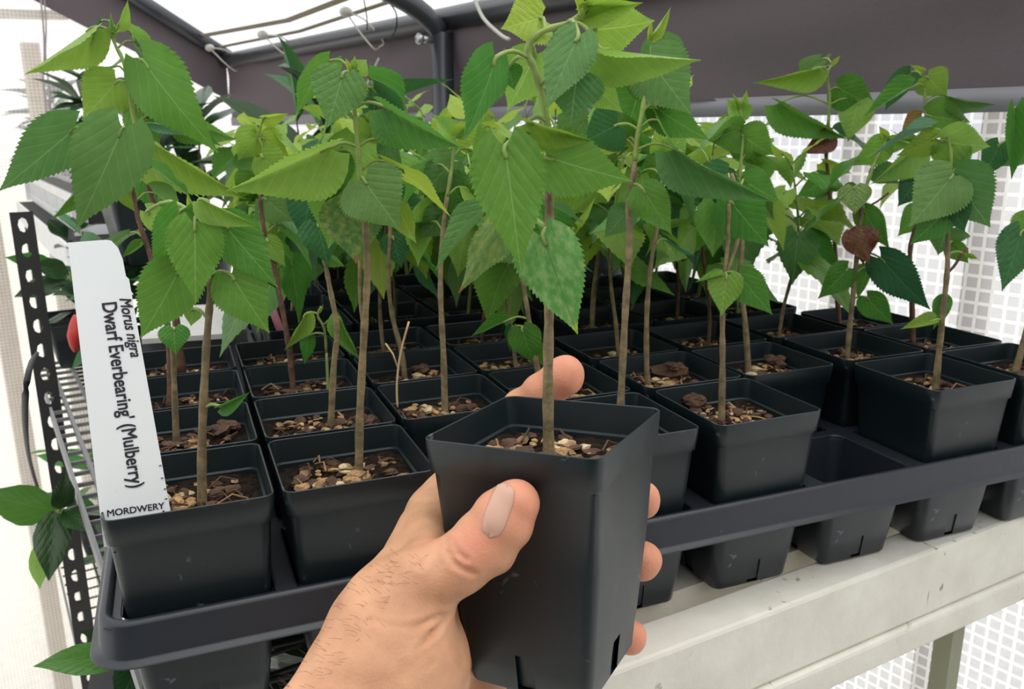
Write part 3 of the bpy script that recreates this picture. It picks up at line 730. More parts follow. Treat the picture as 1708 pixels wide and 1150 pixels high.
spec_plant(rt, M, [(292, 738), (291, 650), (288, 590), (285, 560)], [(290, 547, 292, 592, 50, 'g', 10, -.004, -.01, 'c'), (296, 552, 318, 560, 22, 'g', 20, 0, 0, 'c')], green_from=.98, r0_=.0022, base=G(.42, 1.75, -.2))
rt, M = pot_plant(1.5, 1.5, 'seedling with dark heart-shaped leaves in the second pot of the second row', g, 0)
spec_plant(rt, M, [(549, 715), (556, 620), (562, 550), (550, 480), (543, 440), (536, 380), (532, 330)], [
    (518, 325, 503, 400, 70, 'd', -10, .0, .0, 'f'), (530, 372, 546, 442, 72, 'd', 5, -.006, -.01, 'c'), (538, 330, 556, 400, 40, 'g', 20, .01, .01, 'c'), (545, 425, 575, 445, 24, 'g', 40, .0, .0, 's')],
    green_from=.85, base=G(1.55, 1.62, -.2))
rt, M = pot_plant(2.5, 1.5, 'straight thin seedling in the third pot of the second row, left of the hand', g, 1)
spec_plant(rt, M, [(742, 692), (740, 600), (735, 500), (736, 420), (744, 340), (752, 290), (760, 230)], [
    (755, 268, 700, 330, 70, 'b', -20, .01, .0, 'c'), (748, 300, 790, 372, 70, 'g', 20, .012, .01, 'w'), (745, 352, 700, 400, 60, 'b', -15, .015, .01, 'c'), (760, 232, 722, 190, 40, 'l', 20, 0, 0, 's'), (762, 228, 800, 200, 42, 'y', 20, 0, 0, 's')],
    green_from=.7, base=G(2.53, 1.62, -.2))
rt, M = pot_plant(3.5, .5, 'tall seedling with a broad drooping crown leaf, standing just behind the held pot', g, 3)
spec_plant(rt, M, [(1034, 720), (1036, 660), (1043, 520), (1050, 400), (1048, 350), (1058, 280), (1063, 230), (1076, 160), (1084, 110), (1088, 75)], [
    (1082, 98, 1152, 192, 108, 'b', 15, -.004, -.014, 'f'), (1030, 208, 972, 238, 82, 'd', -10, -.002, .0, 'f'), (1072, 315, 1120, 392, 66, 'g', 10, -.006, -.012, 'w'),
    (1125, 248, 1284, 338, 60, 'b', 38, -.01, -.02, 's'), (1095, 180, 1180, 240, 60, 'g', 30, .02, .02, 'c'), (1085, 60, 1120, 12, 14, 'y', 40, 0, 0, 's'), (1083, 62, 1087, 30, 8, 'y', 0, 0, 0, 's'),
    (1044, 235, 1000, 165, 60, 'g', -30, .02, .02, 'c'), (1060, 130, 1110, 175, 50, 'l', 20, .01, .01, 'c'), (1046, 350, 1010, 400, 50, 'b', -30, .02, .02, 'c'), (1068, 290, 1030, 345, 44, 'l', -30, .02, .02, 'c')],
    green_from=.58, base=G(3.72, .62, -.2), r0_=.0026)
rt, M = pot_plant(KX[0], .475, 'seedling with two small low leaves, in the front pot right of the held one', g, 0)
spec_plant(rt, M, [(1204, 708), (1205, 620), (1205, 540), (1207, 470), (1216, 400)], [
    (1212, 460, 1203, 527, 58, 'l', 0, -.004, -.01, 'f'), (1234, 460, 1288, 528, 58, 'g', 10, -.004, -.01, 'c'), (1218, 335, 1281, 414, 88, 'g', 10, .0, -.008, 'c'), (1204, 462, 1160, 470, 12, 'l', 50, 0, 0, 's'),
    (1195, 340, 1190, 430, 74, 'g', -15, .01, .01, 'w'), (1250, 465, 1300, 512, 26, 'b', 30, .02, .02, 'c'), (1240, 300, 1300, 340, 60, 'g', 20, .03, .03, 'c'), (1215, 290, 1160, 330, 70, 'd', -20, .03, .03, 'c')],
    green_from=.95, extra=0, base=G(4.55, .5, -.2), forks=[([(1207, 470), (1214, 400), (1216, 340)], .0013, 0), ([(1207, 470), (1232, 395), (1234, 340), (1220, 290)], .0013, 0)])
rt, M = pot_plant(KX[2], .488, 'tall bare-stemmed seedling with wide grey-green leaves, front row pot right of the empty cell', g, 1)
spec_plant(rt, M, [(1560, 655), (1565, 600), (1573, 520), (1580, 450), (1581, 385), (1583, 320), (1586, 260), (1580, 225)], [
    (1590, 292, 1518, 378, 96, 'b', -10, -.008, -.014, 'f'), (1588, 290, 1652, 384, 102, 'b', 8, -.006, -.012, 'c'), (1588, 338, 1608, 388, 52, 'd', 10, -.004, -.01, 'c'), (1575, 355, 1522, 408, 56, 'g', -15, -.002, -.006, 'c'),
    (1574, 498, 1560, 552, 30, 'g', -30, .004, .004, 'c'), (1556, 535, 1502, 549, 22, 'l', 20, -.002, -.004, 's'), (1568, 235, 1655, 250, 70, 'l', 25, .002, .0, 'c'), (1590, 240, 1600, 310, 50, 'l', 15, .01, .01, 'c'),
    (1590, 405, 1615, 440, 34, 'g', 20, .01, .01, 's'), (1612, 425, 1632, 432, 8, 'y', 0, 0, 0, 's'), (1560, 230, 1500, 262, 46, 'y', -30, .004, .004, 'c')],
    green_from=.7, extra=3, base=G(6.83, .5, -.2), r0_=.0027, forks=[([(1577, 458), (1590, 446), (1602, 428), (1614, 414)], .0011, 2)])
rt, M = pot_plant(KX[3], .475, 'rightmost front pot cut by the right edge, leaves of its seedling reaching into the frame', g, 4)
RTX = rt
rt, M = pot_plant(KX[0], 1.475, 'seedling with a kinked stem base beside a shaggy bark lump, right of the raised fingertip', g, 2)
spec_plant(rt, M, [(1086, 648), (1079, 620), (1079, 520), (1086, 440), (1096, 380), (1100, 320), (1112, 270)], [
    (1108, 290, 1170, 350, 60, 'd', 20, .02, .02, 'c'), (1100, 330, 1130, 400, 50, 'd', 10, .02, .02, 'f'), (1110, 268, 1060, 300, 50, 'l', -20, .01, .01, 'c'), (1112, 260, 1150, 215, 44, 'l', 20, .01, .01, 'c'), (1108, 262, 1090, 215, 40, 'y', -20, .01, .01, 'c')],
    green_from=.75, base=G(4.47, 1.58, -.2))
rt, M = pot_plant(KX[1] - .06, 1.45, 'seedling between two bark lumps, second row behind the empty tray cell', g, 5)
spec_plant(rt, M, [(1251, 622), (1243, 540), (1234, 470), (1238, 400), (1232, 340), (1236, 270), (1240, 220)], [
    (1236, 225, 1290, 262, 70, 'g', 20, 0, 0, 'c'), (1228, 300, 1180, 345, 80, 'd', -15, .0, .0, 'c'), (1240, 290, 1290, 370, 66, 'b', 20, .0, .0, 'w'), (1236, 215, 1180, 235, 60, 'g', -30, 0, 0, 's'), (1230, 330, 1225, 400, 60, 'g', 0, .01, .01, 'f'),
    (1235, 180, 1246, 150, 14, 'y', 30, 0, 0, 's'), (1233, 180, 1222, 155, 10, 'y', 0, 0, 0, 's'), (1236, 200, 1212, 165, 40, 'l', 30, 0, 0, 's')],
    green_from=.6, base=G(5.6, 1.6, -.2))
rt, M = pot_plant(KX[2] + .03, 1.5, 'seedling with a withered brown leaf hanging on its stem, second row at right', g, 0)
spec_plant(rt, M, [(1412, 600), (1418, 540), (1428, 440), (1434, 380), (1440, 330), (1452, 290), (1462, 265), (1478, 235)], [
    (1437, 384, 1440, 442, 52, 'r', 0, -.006, -.012, 'w'), (1425, 312, 1426, 358, 54, 'm', 0, -.004, -.01, 'f'), (1468, 430, 1552, 524, 66, 'd', 15, -.006, -.014, 'c'), (1445, 496, 1490, 545, 46, 'g', 15, -.006, -.01, 'c'),
    (1530, 247, 1454, 308, 46, 'l', -38, -.008, -.012, 's'), (1415, 448, 1366, 500, 48, 'g', -15, .0, .0, 'c'), (1440, 350, 1482, 420, 44, 'g', 20, .0, .0, 'c'), (1478, 240, 1424, 278, 48, 'l', -20, .0, .0, 'c'),
    (1480, 232, 1530, 236, 30, 'l', 30, 0, 0, 's'), (1448, 448, 1430, 500, 30, 'g', 30, .01, .01, 's'), (1462, 280, 1500, 310, 40, 'b', 20, .01, .01, 'c'), (1478, 228, 1466, 210, 14, 'y', 0, 0, 0, 's')],
    green_from=.55, extra=3, base=G(6.8, 1.6, -.2), forks=[([(1447, 345), (1465, 335), (1482, 322)], .0009, 2)])
o = leaf_obj(rt, hit(1424, 386, G(6.8, 1.6, 0), HF, -.008), hit(1452, 440, G(6.8, 1.6, 0), HF, -.02), .026, -HF, 'r', 'i', True); o['label'] = 'curled brown dead leaf'
rt, M = pot_plant(KX[3], 1.475, 'slim dark-stemmed seedling with a curled red-brown leaf, closest to the film at right', g, 1)
spec_plant(rt, M, [(1525, 578), (1521, 500), (1518, 420), (1530, 370), (1546, 330), (1548, 270), (1545, 200), (1542, 150), (1540, 128)], [
    (1546, 128, 1580, 160, 56, 'l', 10, -.004, -.006, 'f'), (1520, 146, 1440, 194, 26, 'g', 40, -.006, -.006, 's'), (1578, 160, 1662, 176, 26, 'b', 40, -.002, -.002, 's'), (1545, 192, 1622, 206, 66, 'g', 10, -.004, -.008, 'c'),
    (1538, 196, 1500, 232, 28, 'o', 30, .0, .0, 's'), (1540, 118, 1518, 108, 10, 'y', 0, 0, 0, 's'), (1536, 350, 1500, 395, 46, 'g', -20, .01, .01, 'c'), (1530, 300, 1500, 345, 50, 'd', -20, .01, .01, 'c')],
    green_from=.6, extra=3, base=G(7.85, 1.75, -.2), mi=2)
rt, M = pot_plant(.5, 2.5, 'tall seedling with very large drooping leaves behind the top of the white label', g, 4)
spec_plant(rt, M, [(283, 655), (284, 600), (276, 520), (252, 430), (232, 370), (222, 320), (216, 290)], [
    (128, 212, -2, 322, 92, 'b', -20, -.01, -.02, 'f'), (205, 212, 130, 388, 122, 'b', -10, -.016, -.026, 'c'), (132, 308, 86, 368, 24, 'g', -40, .0, .0, 's'), (215, 290, 160, 330, 40, 'g', -30, .02, .02, 'c'),
    (238, 405, 203, 430, 16, 'g', 20, .0, .0, 's'), (210, 320, 225, 355, 30, 'y', 20, .01, .01, 'c')], green_from=.9, extra=3, base=G(.45, 2.5, -.2), mi=2, r0_=.0028)
rt, M = pot_plant(.5, 3.5, 'highest seedling at left, its bright tip rising in front of the shade cloth', g, 2)
spec_plant(rt, M, [(300, 600), (292, 520), (282, 440), (266, 370), (250, 320), (236, 260), (222, 190), (208, 110), (190, 68), (196, 45)], [
    (238, 100, 352, 256, 100, 'g', 25, -.006, -.014, 'c'), (196, 135, 138, 200, 86, 'l', -15, -.002, -.004, 'f'), (155, 45, 42, 127, 40, 'l', -48, -.006, -.012, 's'), (196, 44, 214, 0, 18, 'l', 40, 0, 0, 's'), (188, 60, 184, 20, 9, 'l', 0, 0, 0, 's'),
    (255, 236, 408, 334, 64, 'y', 40, -.014, -.03, 's'), (230, 180, 262, 262, 60, 'l', 20, .01, .01, 'c'), (215, 240, 190, 300, 50, 'l', 20, .01, .01, 'c'), (240, 280, 285, 380, 56, 'g', 20, .02, .02, 'c'), (246, 140, 300, 210, 60, 'd', 20, .03, .03, 'c'),
    (300, 195, 395, 235, 50, 'g', 30, .03, .03, 's')], green_from=.55, base=G(.5, 3.5, -.2), mi=2, r0_=.003, hi=True)
# row 3 and 4 of the left tray, row 2 and 3 of the right tray
rt, M = pot_plant(1.5, 2.5, 'seedling with a bushy fresh crown, second pot of the third row in the left tray', g, 3)
spec_plant(rt, M, [(490, 655), (484, 600), (472, 520), (456, 440), (440, 380), (434, 325), (440, 260), (432, 230)], [
    (430, 222, 398, 270, 60, 'l', -20, 0, 0, 'c'), (438, 230, 480, 262, 52, 'y', 20, 0, 0, 'c'), (432, 300, 400, 340, 70, 'g', -20, .01, .01, 'c'), (440, 330, 490, 372, 62, 'b', 20, 0, 0, 'c'), (445, 400, 476, 446, 36, 'l', 20, -.01, -.01, 'f'),
    (436, 260, 478, 300, 60, 'l', 20, -.01, -.01, 'c'), (430, 228, 420, 202, 16, 'y', 0, 0, 0, 's'), (440, 196, 482, 190, 22, 'y', 40, 0, 0, 's')], green_from=.7, base=G(1.44, 2.7, -.2), mi=2)
rt, M = pot_plant(2.5, 2.5, 'crooked seedling in the third pot of the third row, beside a dry forked twig', g, 5)
spec_plant(rt, M, [(677, 632), (670, 590), (655, 530), (648, 470), (650, 400), (652, 330), (640, 270), (645, 200)], [
    (655, 395, 670, 448, 50, 'd', 10, 0, 0, 'f'), (648, 330, 720, 360, 56, 'd', 20, 0, 0, 'c'), (650, 300, 610, 340, 60, 'g', -20, .01, .01, 'c'), (640, 210, 600, 250, 50, 'y', -20, 0, 0, 'c'), (645, 210, 700, 225, 56, 'l', 20, 0, 0, 'c'), (648, 195, 660, 170, 30, 'l', 0, 0, 0, 's')],
    green_from=.7, base=G(2.5, 2.72, -.2))
rt, M = pot_plant(3.5, 1.5, 'seedling with two low leaves right behind the raised fingertip', g, 4)
spec_plant(rt, M, [(905, 640), (890, 580), (880, 520), (868, 440), (860, 360), (850, 300)], [
    (870, 548, 892, 612, 56, 'g', 10, -.004, -.004, 'c'), (846, 535, 784, 562, 20, 'g', 30, 0, 0, 's'), (890, 575, 905, 612, 36, 'g', 20, 0, 0, 'c'), (855, 545, 850, 590, 24, 'd', 0, 0.01, .01, 'c'),
    (868, 400, 820, 440, 60, 'b', 0, 0, 0, 'c'), (862, 380, 905, 430, 60, 'g', 0, 0, 0, 'c'), (852, 300, 880, 250, 50, 'g', 0, 0, 0, 'c'), (850, 300, 800, 310, 60, 'b', 0, 0, 0, 'c')], green_from=.8, extra=4, base=G(3.6, 1.5, -.2))
sp_names = [(3.5, 2.5, 'fourth pot of the third row, behind the raised fingertip'), (1.5, 3.5, 'fourth row beside the white board'), (2.5, 3.5, 'fourth row, in front of the grey tray\'s middle'), (3.5, 3.5, 'last row behind the raised fingertip\'s pot'),
            (KX[0], 2.475, 'third row of the right tray, first pot'), (KX[1], 2.475, 'third row of the right tray, second pot'), (KX[2], 2.475, 'third row of the right tray, third pot')]
for i, (x, y, w) in enumerate(sp_names):
    rt, M = pot_plant(x, y, 'leafy seedling in a black pot, ' + w, g, i + 1, rot=0)
    random_plant(rt, M, 40 + i, h=R.uniform(.17, .22), nl=12, size=.062, r0_=.0020, mi=(0, 2)[i % 2], bare=.45)
rt, M = pot_plant(KX[3], 2.475, 'slender seedling reaching above the shade cloth hem, back right corner of the right tray', g, 3)
spec_plant(rt, M, [(1402, 548), (1396, 480), (1392, 400), (1384, 320), (1378, 260), (1382, 200), (1384, 160), (1380, 125), (1390, 105)], [
    (1366, 112, 1258, 140, 34, 'y', -38, -.002, -.006, 's'), (1396, 146, 1462, 180, 62, 'g', 15, -.002, -.006, 'c'), (1432, 168, 1414, 236, 58, 'l', 5, -.002, -.006, 'f'), (1298, 172, 1412, 234, 46, 'g', 30, -.006, -.01, 's'), (1384, 225, 1336, 258, 40, 'r', -20, .0, .0, 's'),
    (1388, 108, 1402, 92, 8, 'y', 0, 0, 0, 's'), (1378, 300, 1330, 330, 44, 'g', -20, 0, 0, 'c'), (1372, 270, 1420, 290, 30, 'y', 30, 0, 0, 's'), (1340, 392, 1402, 472, 58, 'g', 20, 0, 0, 'c'), (1385, 330, 1330, 375, 50, 'b', -30, .01, .01, 's')],
    green_from=.6, extra=2, base=G(7.7, 2.6, -.2), mi=2)
# back trays
rown = ['first', 'second', 'third', 'fourth', 'fifth']
k = 0
for xs, ys, nm in ((BX, BY, 'grey tray'), (CX, CY, 'middle right tray'), (DX, DY, 'small tray furthest back')):
    for j, y in enumerate(ys):
        for i, x in enumerate(xs):
            if wallx(G(x + .45, y + .45)) < .005: continue
            k += 1
            rt, M = pot_plant(x, y, 'seedling in the %s, %s row from its front, %s from the left' % (nm, rown[j], rown[i]), 'seedlings in the back trays', k, rot=0)
            hh = R.uniform(.19, .25) if nm != 'grey tray' or i else R.uniform(.17, .21)
            random_plant(rt, M, 100 + k, h=hh, nl=14, size=R.uniform(.064, .084), r0_=R.choice((.002, .0024, .003)), mi=k % 3 == 0 and 1 or (0, 2)[k % 2], bare=R.uniform(.3, .5), lean=(R.uniform(-.02, .02), R.uniform(-.02, .02)))
# seedlings low in gaps
def loose_lumps(name, P, sc_, label, m, seed):
    r = random.Random(seed); mb = MB()
    lump(mb, (0, 0, 0), .016 * sc_, .008 * sc_, .006 * sc_, r.uniform(0, 6), 0, r)
    for _ in range(5): lump(mb, (r.uniform(-.008, .008) * sc_, r.uniform(-.004, .004) * sc_, r.uniform(0, .006) * sc_), .007 * sc_, .006 * sc_, .004 * sc_, r.uniform(0, 6), 0, r)
    o = thing(name, mb.mesh(name, [m], False), label, 'bark'); o.location = P; return o
loose_lumps('bark_lump', atz(1160, 668, -.14), .95, 'large brown bark lump in the front pot right of the hand', CHIP[1], 1)
loose_lumps('bark_lump', atz(1118, 622, -.14), 1.05, 'shaggy brown bark lump at the foot of the kinked stem', CHIP[1], 2)
loose_lumps('bark_lump', atz(1294, 606, -.15), .8, 'brown bark lump right of the stem, behind the empty cell', CHIP[1], 3)
loose_lumps('bark_lump', atz(374, 716, -.15), .8, 'dark bark lump in the pot behind the labelled one', CHIP[1], 4)
loose_lumps('bark_lump', atz(612, 706, -.16), .8, 'flat brown bark lump in the second pot of the second row', CHIP[1], 5)
loose_lumps('bark_lump', atz(712, 684, -.15), .45, 'cream-coloured lump at the foot of the thin straight seedling', CHIP[2], 6)
loose_lumps('bark_lump', atz(700, 618, -.15), .7, 'reddish bark lump beside the crooked seedling', CHIP[1], 7)
# forked dry twig in the third pot of the second row
mb = MB(); tb = G(2.25, 1.35, -.2)
mb.tube(smooth_pts([hit(*p, tb, HF) for p in [(663, 680), (662, 640), (668, 590), (682, 537)]]), .0008, 6)
mb.tube([hit(*p, tb, HF) for p in [(664, 615), (655, 590), (643, 573)]], .0006, 6)
thing('dry_twig', mb.mesh('dry_twig', [STAKE]), 'thin forked straw-coloured twig standing left of the straight seedling', 'twig')
# small sprout in the second pot of the third row
rt = root('sprout', T(G(1.9, 2.45, -.2)), 'small bright sprout with three narrow leaves, between the dark-leaved seedlings', 'sprout')
spec_plant(rt, None, [(546, 640), (545, 600), (541, 550), (530, 528), (536, 512)], [(510, 524, 475, 586, 24, 'l', -35, -.004, -.008, 's'), (566, 530, 600, 602, 28, 'g', 35, -.004, -.008, 's'), (514, 562, 510, 610, 26, 'g', -20, -.002, -.004, 'c'), (533, 520, 540, 508, 5, 'y', 0, 0, 0, 's')],
           base=G(1.9, 2.45, -.2), green_from=.3, r0_=.0011, mi=1)
# plant past the right edge of the frame
_b = topx(G(7.9, .62, -.2))
spec_plant(RTX, None, [_b, (1742, 420), (1738, 300), (1728, 200)], [(1692, 180, 1688, 300, 44, 'g', -20, -.01, -.01, 's'), (1722, 175, 1712, 290, 50, 'g', 20, 0, 0, 'c'), (1705, 385, 1672, 486, 62, 'd', -10, -.01, -.02, 'f'), (1715, 240, 1660, 280, 50, 'b', -20, .0, .0, 'c'), (1668, 240, 1640, 300, 46, 'd', -20, .0, .0, 'c'), (1725, 360, 1700, 420, 60, 'g', 0, 0, 0, 'c')],
           extra=0, base=G(7.9, .62, -.2), green_from=.8)

# ------------------------------------------------------------------ the white label in the first pot
LP = G(.3, .13, -.2); LN = Vector((0, -1, .20)).normalized()
corner = [hit(170, 885, LP, LN), hit(287, 868, LP, LN), hit(203, 398, LP, LN), hit(113, 405, LP, LN)]   # bottom left, bottom right, top right, top left
def lab(u, v, off=0.0):   # u 0..1 from the top down, v 0..1 from left to right
    a = corner[3].lerp(corner[0], u); b = corner[2].lerp(corner[1], u); return a.lerp(b, v) + LN * off
out = [(1.06, 0), (1.06, 1), (.14, 1.0), (.13, .955), (.07, .95), (.03, .90), (.005, .80), (0, .7), (0, .0)]
mb = MB(); n = len(out)
for off in (0.0, -.0009): mb.v += [tuple(lab(u, v, off)) for u, v in out]
mb.f = [tuple(range(n)), tuple(range(2 * n - 1, n - 1, -1))] + [(i + n, (i + 1) % n + n, (i + 1) % n, i) for i in range(n)]; mb.m = [0] * len(mb.f)
lrt = root('plant_label', T(corner[0]), 'tall white plastic plant label with black printing, leaning in the front left pot', 'plant label')
stake = link('label_stake', mb.mesh('label_stake', [LABELM], False), lrt, Matrix.Identity(4))
def text(body, name, p0, p1, size, shear=0.0, up=None, squash=1.0):
    cu = bpy.data.curves.new(name, 'FONT'); cu.body = body; cu.size = 1; cu.extrude = 0; cu.shear = shear
    ob = bpy.data.objects.new(name, cu); COL.objects.link(ob)
    dg = bpy.context.evaluated_depsgraph_get(); me = bpy.data.meshes.new_from_object(ob.evaluated_get(dg)); bpy.data.objects.remove(ob)
    xs = [v.co.x for v in me.vertices]; L = max(xs) - min(xs); x0 = min(xs)
    X = (p1 - p0); ln = X.length; X.normalize(); Y = LN.cross(X).normalized()
    M = Matrix(((X.x * ln / L, Y.x * size, LN.x, p0.x), (X.y * ln / L, Y.y * size, LN.y, p0.y), (X.z * ln / L, Y.z * size, LN.z, p0.z), (0, 0, 0, 1)))
    for v in me.vertices: v.co.x -= x0
    src = [v.co.copy() for v in me.vertices]; fc = [tuple(p.vertices) for p in me.polygons]; b2 = MB()   # heavier strokes
    for dx, dy, dz in ((0, 0, 0), (.035, .0, .01), (.0, .03, .02), (.035, .03, .03)): b2.add([(c.x + dx, c.y + dy, c.z + dz * .002) for c in src], fc)
    me = b2.mesh(name, [INK], False)
    me.transform(M); me.materials.clear(); me.materials.append(INK)
    tx = link(name, me); tx.parent = stake
text("Dwarf Everbearing' (Mulberry)", 'printed_text', lab(.215, .455, .0003), lab(.865, .475, .0003), .0098)
text("Morus nigra", 'printed_text', lab(.205, .77, .0003), lab(.41, .80, .0003), .0078, shear=.25)
text("MORDWERY", 'printed_text', lab(.955, .10, .0003), lab(.955, .92, .0003), .0048)
mb = MB(); c = lab(.965, .90, .0004)
mb.box(c, (.001, .001, .0004), None, LN.cross(Vector((1, 0, 0))), LN); 
for u, v in ((.80, .97), (.845, .965), (.885, .98), (.92, .97)): mb.box(lab(u, v, .0004), (.0012, .0004, .0004), None, LN.cross(Vector((1, 0, 0))), LN)
link('ink_dots', mb.mesh('ink_dots', [INK], False)).parent = stake

# ------------------------------------------------------------------ the hand
def camv(u, v, d): return np.array([(u - 854) / F * d, -(v - 575) / F * d, d])
def rcone(p, a, b, ra, rb):
    ba_ = b - a; pa = p - a; t = np.clip((pa @ ba_) / (ba_ @ ba_), 0, 1)
    return np.linalg.norm(pa - t[..., None] * ba_, axis=-1) - (ra + (rb - ra) * t)
def smin(a, b, k):
    h = np.clip(.5 + .5 * (b - a) / k, 0, 1); return b + (a - b) * h - k * h * (1 - h)
def chain(p, pts):
    d = None
    for (q, ra), (w, rb) in zip(pts, pts[1:]):
        e_ = rcone(p, q, w, ra, rb); d = e_ if d is None else smin(d, e_, .003)
    return d
C = lambda u, v, d, r: (camv(u, v, d), r)
THUMB = [C(856, 843, .350, .0108), C(838, 868, .3505, .0125), C(808, 908, .351, .0133), C(775, 935, .3505, .0125), C(705, 975, .352, .0150), C(650, 1020, .355, .0185)]
INDEX = [C(942, 627, .461, .0112), C(905, 655, .468, .0108), C(872, 682, .476, .0112), C(805, 752, .462, .0118), C(722, 862, .425, .0140)]
MIDDLE = [C(1071, 834, .442, .0098), C(1030, 840, .462, .0102), C(960, 845, .484, .0105), C(845, 860, .490, .0115), C(735, 925, .432, .0140)]
RING = [C(1070, 936, .446, .0106), C(1030, 942, .464, .0104), C(960, 945, .484, .0105), C(845, 955, .490, .0115), C(745, 985, .432, .0140)]
LITTLE = [C(1049, 1063, .443, .0093), C(1010, 1062, .460, .0090), C(950, 1060, .476, .0092), C(850, 1055, .482, .0100), C(752, 1050, .430, .0130)]
WR = camv(642, 1108, .349)
CP = lambda *q: [camv(u, v, .337) for u, v in q]
CREASE = [(CP((742, 905), (746, 925), (762, 945), (790, 958)), .0013, 0.0016), (CP((752, 903), (760, 922), (778, 935)), .0011, 0.0014),
          (CP((748, 1034), (728, 1052), (707, 1066), (657, 1094), (606, 1101), (566, 1095)), .0013, 0.0019), (CP((735, 1032), (700, 1040), (660, 1036), (620, 1028)), .0012, 0.0014),
          (CP((591, 1126), (631, 1132), (682, 1121), (720, 1098)), .0014, 0.0015), (CP((700, 945), (725, 920), (738, 905)), .0014, 0.0016), (CP((640, 1052), (680, 1058), (716, 1050)), .0010, 0.0009)]
def sdf(p):
    th = chain(p, THUMB); d = th
    palm = chain(p, [C(650, 1020, .358, .019), C(700, 930, .398, .0165), C(722, 862, .425, .0140)])
    palm = smin(palm, chain(p, [(WR, .0235), C(690, 1010, .392, .0175), C(735, 925, .432, .0135)]), .012)
    palm = smin(palm, chain(p, [(WR, .0235), C(690, 1060, .390, .0172), C(745, 985, .432, .0135)]), .012)
    palm = smin(palm, chain(p, [(WR + np.array([.006, -.004, .008]), .0235), C(698, 1110, .390, .017), C(752, 1050, .430, .013)]), .012)
    palm = smin(palm, chain(p, [C(745, 960, .412, .010), C(770, 1050, .42, .011), C(803, 1150, .428, .012)]), .008)
    palm = smin(palm, chain(p, [C(682, 1125, .374, .019), C(765, 1090, .425, .012), C(798, 1130, .428, .010)]), .010)
    d = smin(d, palm, .010)
    for f in (INDEX, MIDDLE, RING, LITTLE): d = smin(d, chain(p, f), .004)
    # web between thumb and index
    d = smin(d, rcone(p, camv(715, 925, .368), camv(712, 880, .405), .007, .009), .010)
    # wrist and forearm, wider than deep
    fa = rcone(p, WR, camv(500, 1330, .322), .0235, .034); fb = rcone(p, camv(690, 1130, .368), camv(620, 1360, .345), .021, .030)
    d = smin(d, smin(fa, fb, .02), .016)
    for pts, w, amp in CREASE:
        dd = None
        for a, b in zip(pts, pts[1:]):
            q = rcone(p * np.array([1, 1, .25]), a * np.array([1, 1, .25]), b * np.array([1, 1, .25]), 0, 0); dd = q if dd is None else np.minimum(dd, q)
        d = d + amp * np.exp(-(dd / w) ** 2) - amp * .22 * np.exp(-((dd - 2.2 * w) / w) ** 2)
    # faint knuckle and tendon relief
    d = d - .0005 * np.sin(p[..., 0] * 260 + p[..., 1] * 120) * np.sin(p[..., 1] * 190 - p[..., 2] * 160)
    return d
def surface_nets(lo, hi_, h):
    nx, ny, nz = [int(math.ceil((b - a) / h)) + 1 for a, b in zip(lo, hi_)]
    X, Y, Zc = [lo[i] + h * np.arange(n) for i, n in enumerate((nx, ny, nz))]
    V = np.empty((nx, ny, nz), np.float32)
    for i in range(nx):
        g_ = np.stack(np.meshgrid(X[i:i + 1], Y, Zc, indexing='ij'), -1)[0]; V[i] = sdf(g_)
    S = V < 0; cube = np.zeros((nx - 1, ny - 1, nz - 1), np.int32)
    cs = [(a, b, c) for a in (0, 1) for b in (0, 1) for c in (0, 1)]
    sl = lambda A_, o: A_[o[0]:nx - 1 + o[0], o[1]:ny - 1 + o[1], o[2]:nz - 1 + o[2]]
    for o in cs: cube += sl(S, o)
    act = (cube > 0) & (cube < 8); idx = -np.ones(act.shape, np.int64); ids = np.argwhere(act); idx[act] = np.arange(len(ids))
    acc = np.zeros((len(ids), 3)); cnt = np.zeros(len(ids)); I = ids.T
    for o in cs:
        for ax in range(3):
            if o[ax]: continue
            o2 = list(o); o2[ax] = 1
            a = V[I[0] + o[0], I[1] + o[1], I[2] + o[2]]; b = V[I[0] + o2[0], I[1] + o2[1], I[2] + o2[2]]
            m_ = (a < 0) != (b < 0); t = np.where(m_, a / np.where(a == b, 1, a - b), 0)
            pt = np.tile(np.array(o, float), (len(ids), 1)); pt[:, ax] += t; acc[m_] += pt[m_]; cnt[m_] += 1
    P = (ids + acc / cnt[:, None]) * h + np.array(lo); faces = []
    for ax in range(3):
        b_, c_ = [(1, 2), (2, 0), (0, 1)][ax]
        s0 = [slice(1, -1)] * 3; s0[ax] = slice(0, -1); s1 = list(s0); s1[ax] = slice(1, None)
        # edges along ax at interior grid points
        A0 = S[tuple(s0)]; A1 = S[tuple(s1)]
        for sign, mk in ((0, A0 & ~A1), (1, ~A0 & A1)):
            e_ = np.argwhere(mk); off = np.ones(3, int); off[ax] = 0; e_ = e_ + off
            def cell(db, dc):
                q = e_.copy(); q[:, b_] -= db; q[:, c_] -= dc; return idx[q[:, 0], q[:, 1], q[:, 2]]
            f = np.stack([cell(0, 0), cell(1, 0), cell(1, 1), cell(0, 1)], 1)
            if sign == 1: f = f[:, ::-1]
            faces.append(f[(f >= 0).all(1)])
    return P, np.concatenate(faces)
def to_world(P): return np.array(CAM) + P[:, :1] * np.array(RT) + P[:, 1:2] * np.array(UP) + P[:, 2:3] * np.array(FW)
lo = (-.125, -.215, .285); hi3 = (.08, -.0, .512)
P, Fc = surface_nets(lo, hi3, .0011)
me = bpy.data.meshes.new('person'); Wp = to_world(P)
me.from_pydata([tuple(v) for v in Wp.tolist()], [], Fc.tolist()); me.update()
me.polygons.foreach_set('use_smooth', [True] * len(me.polygons))
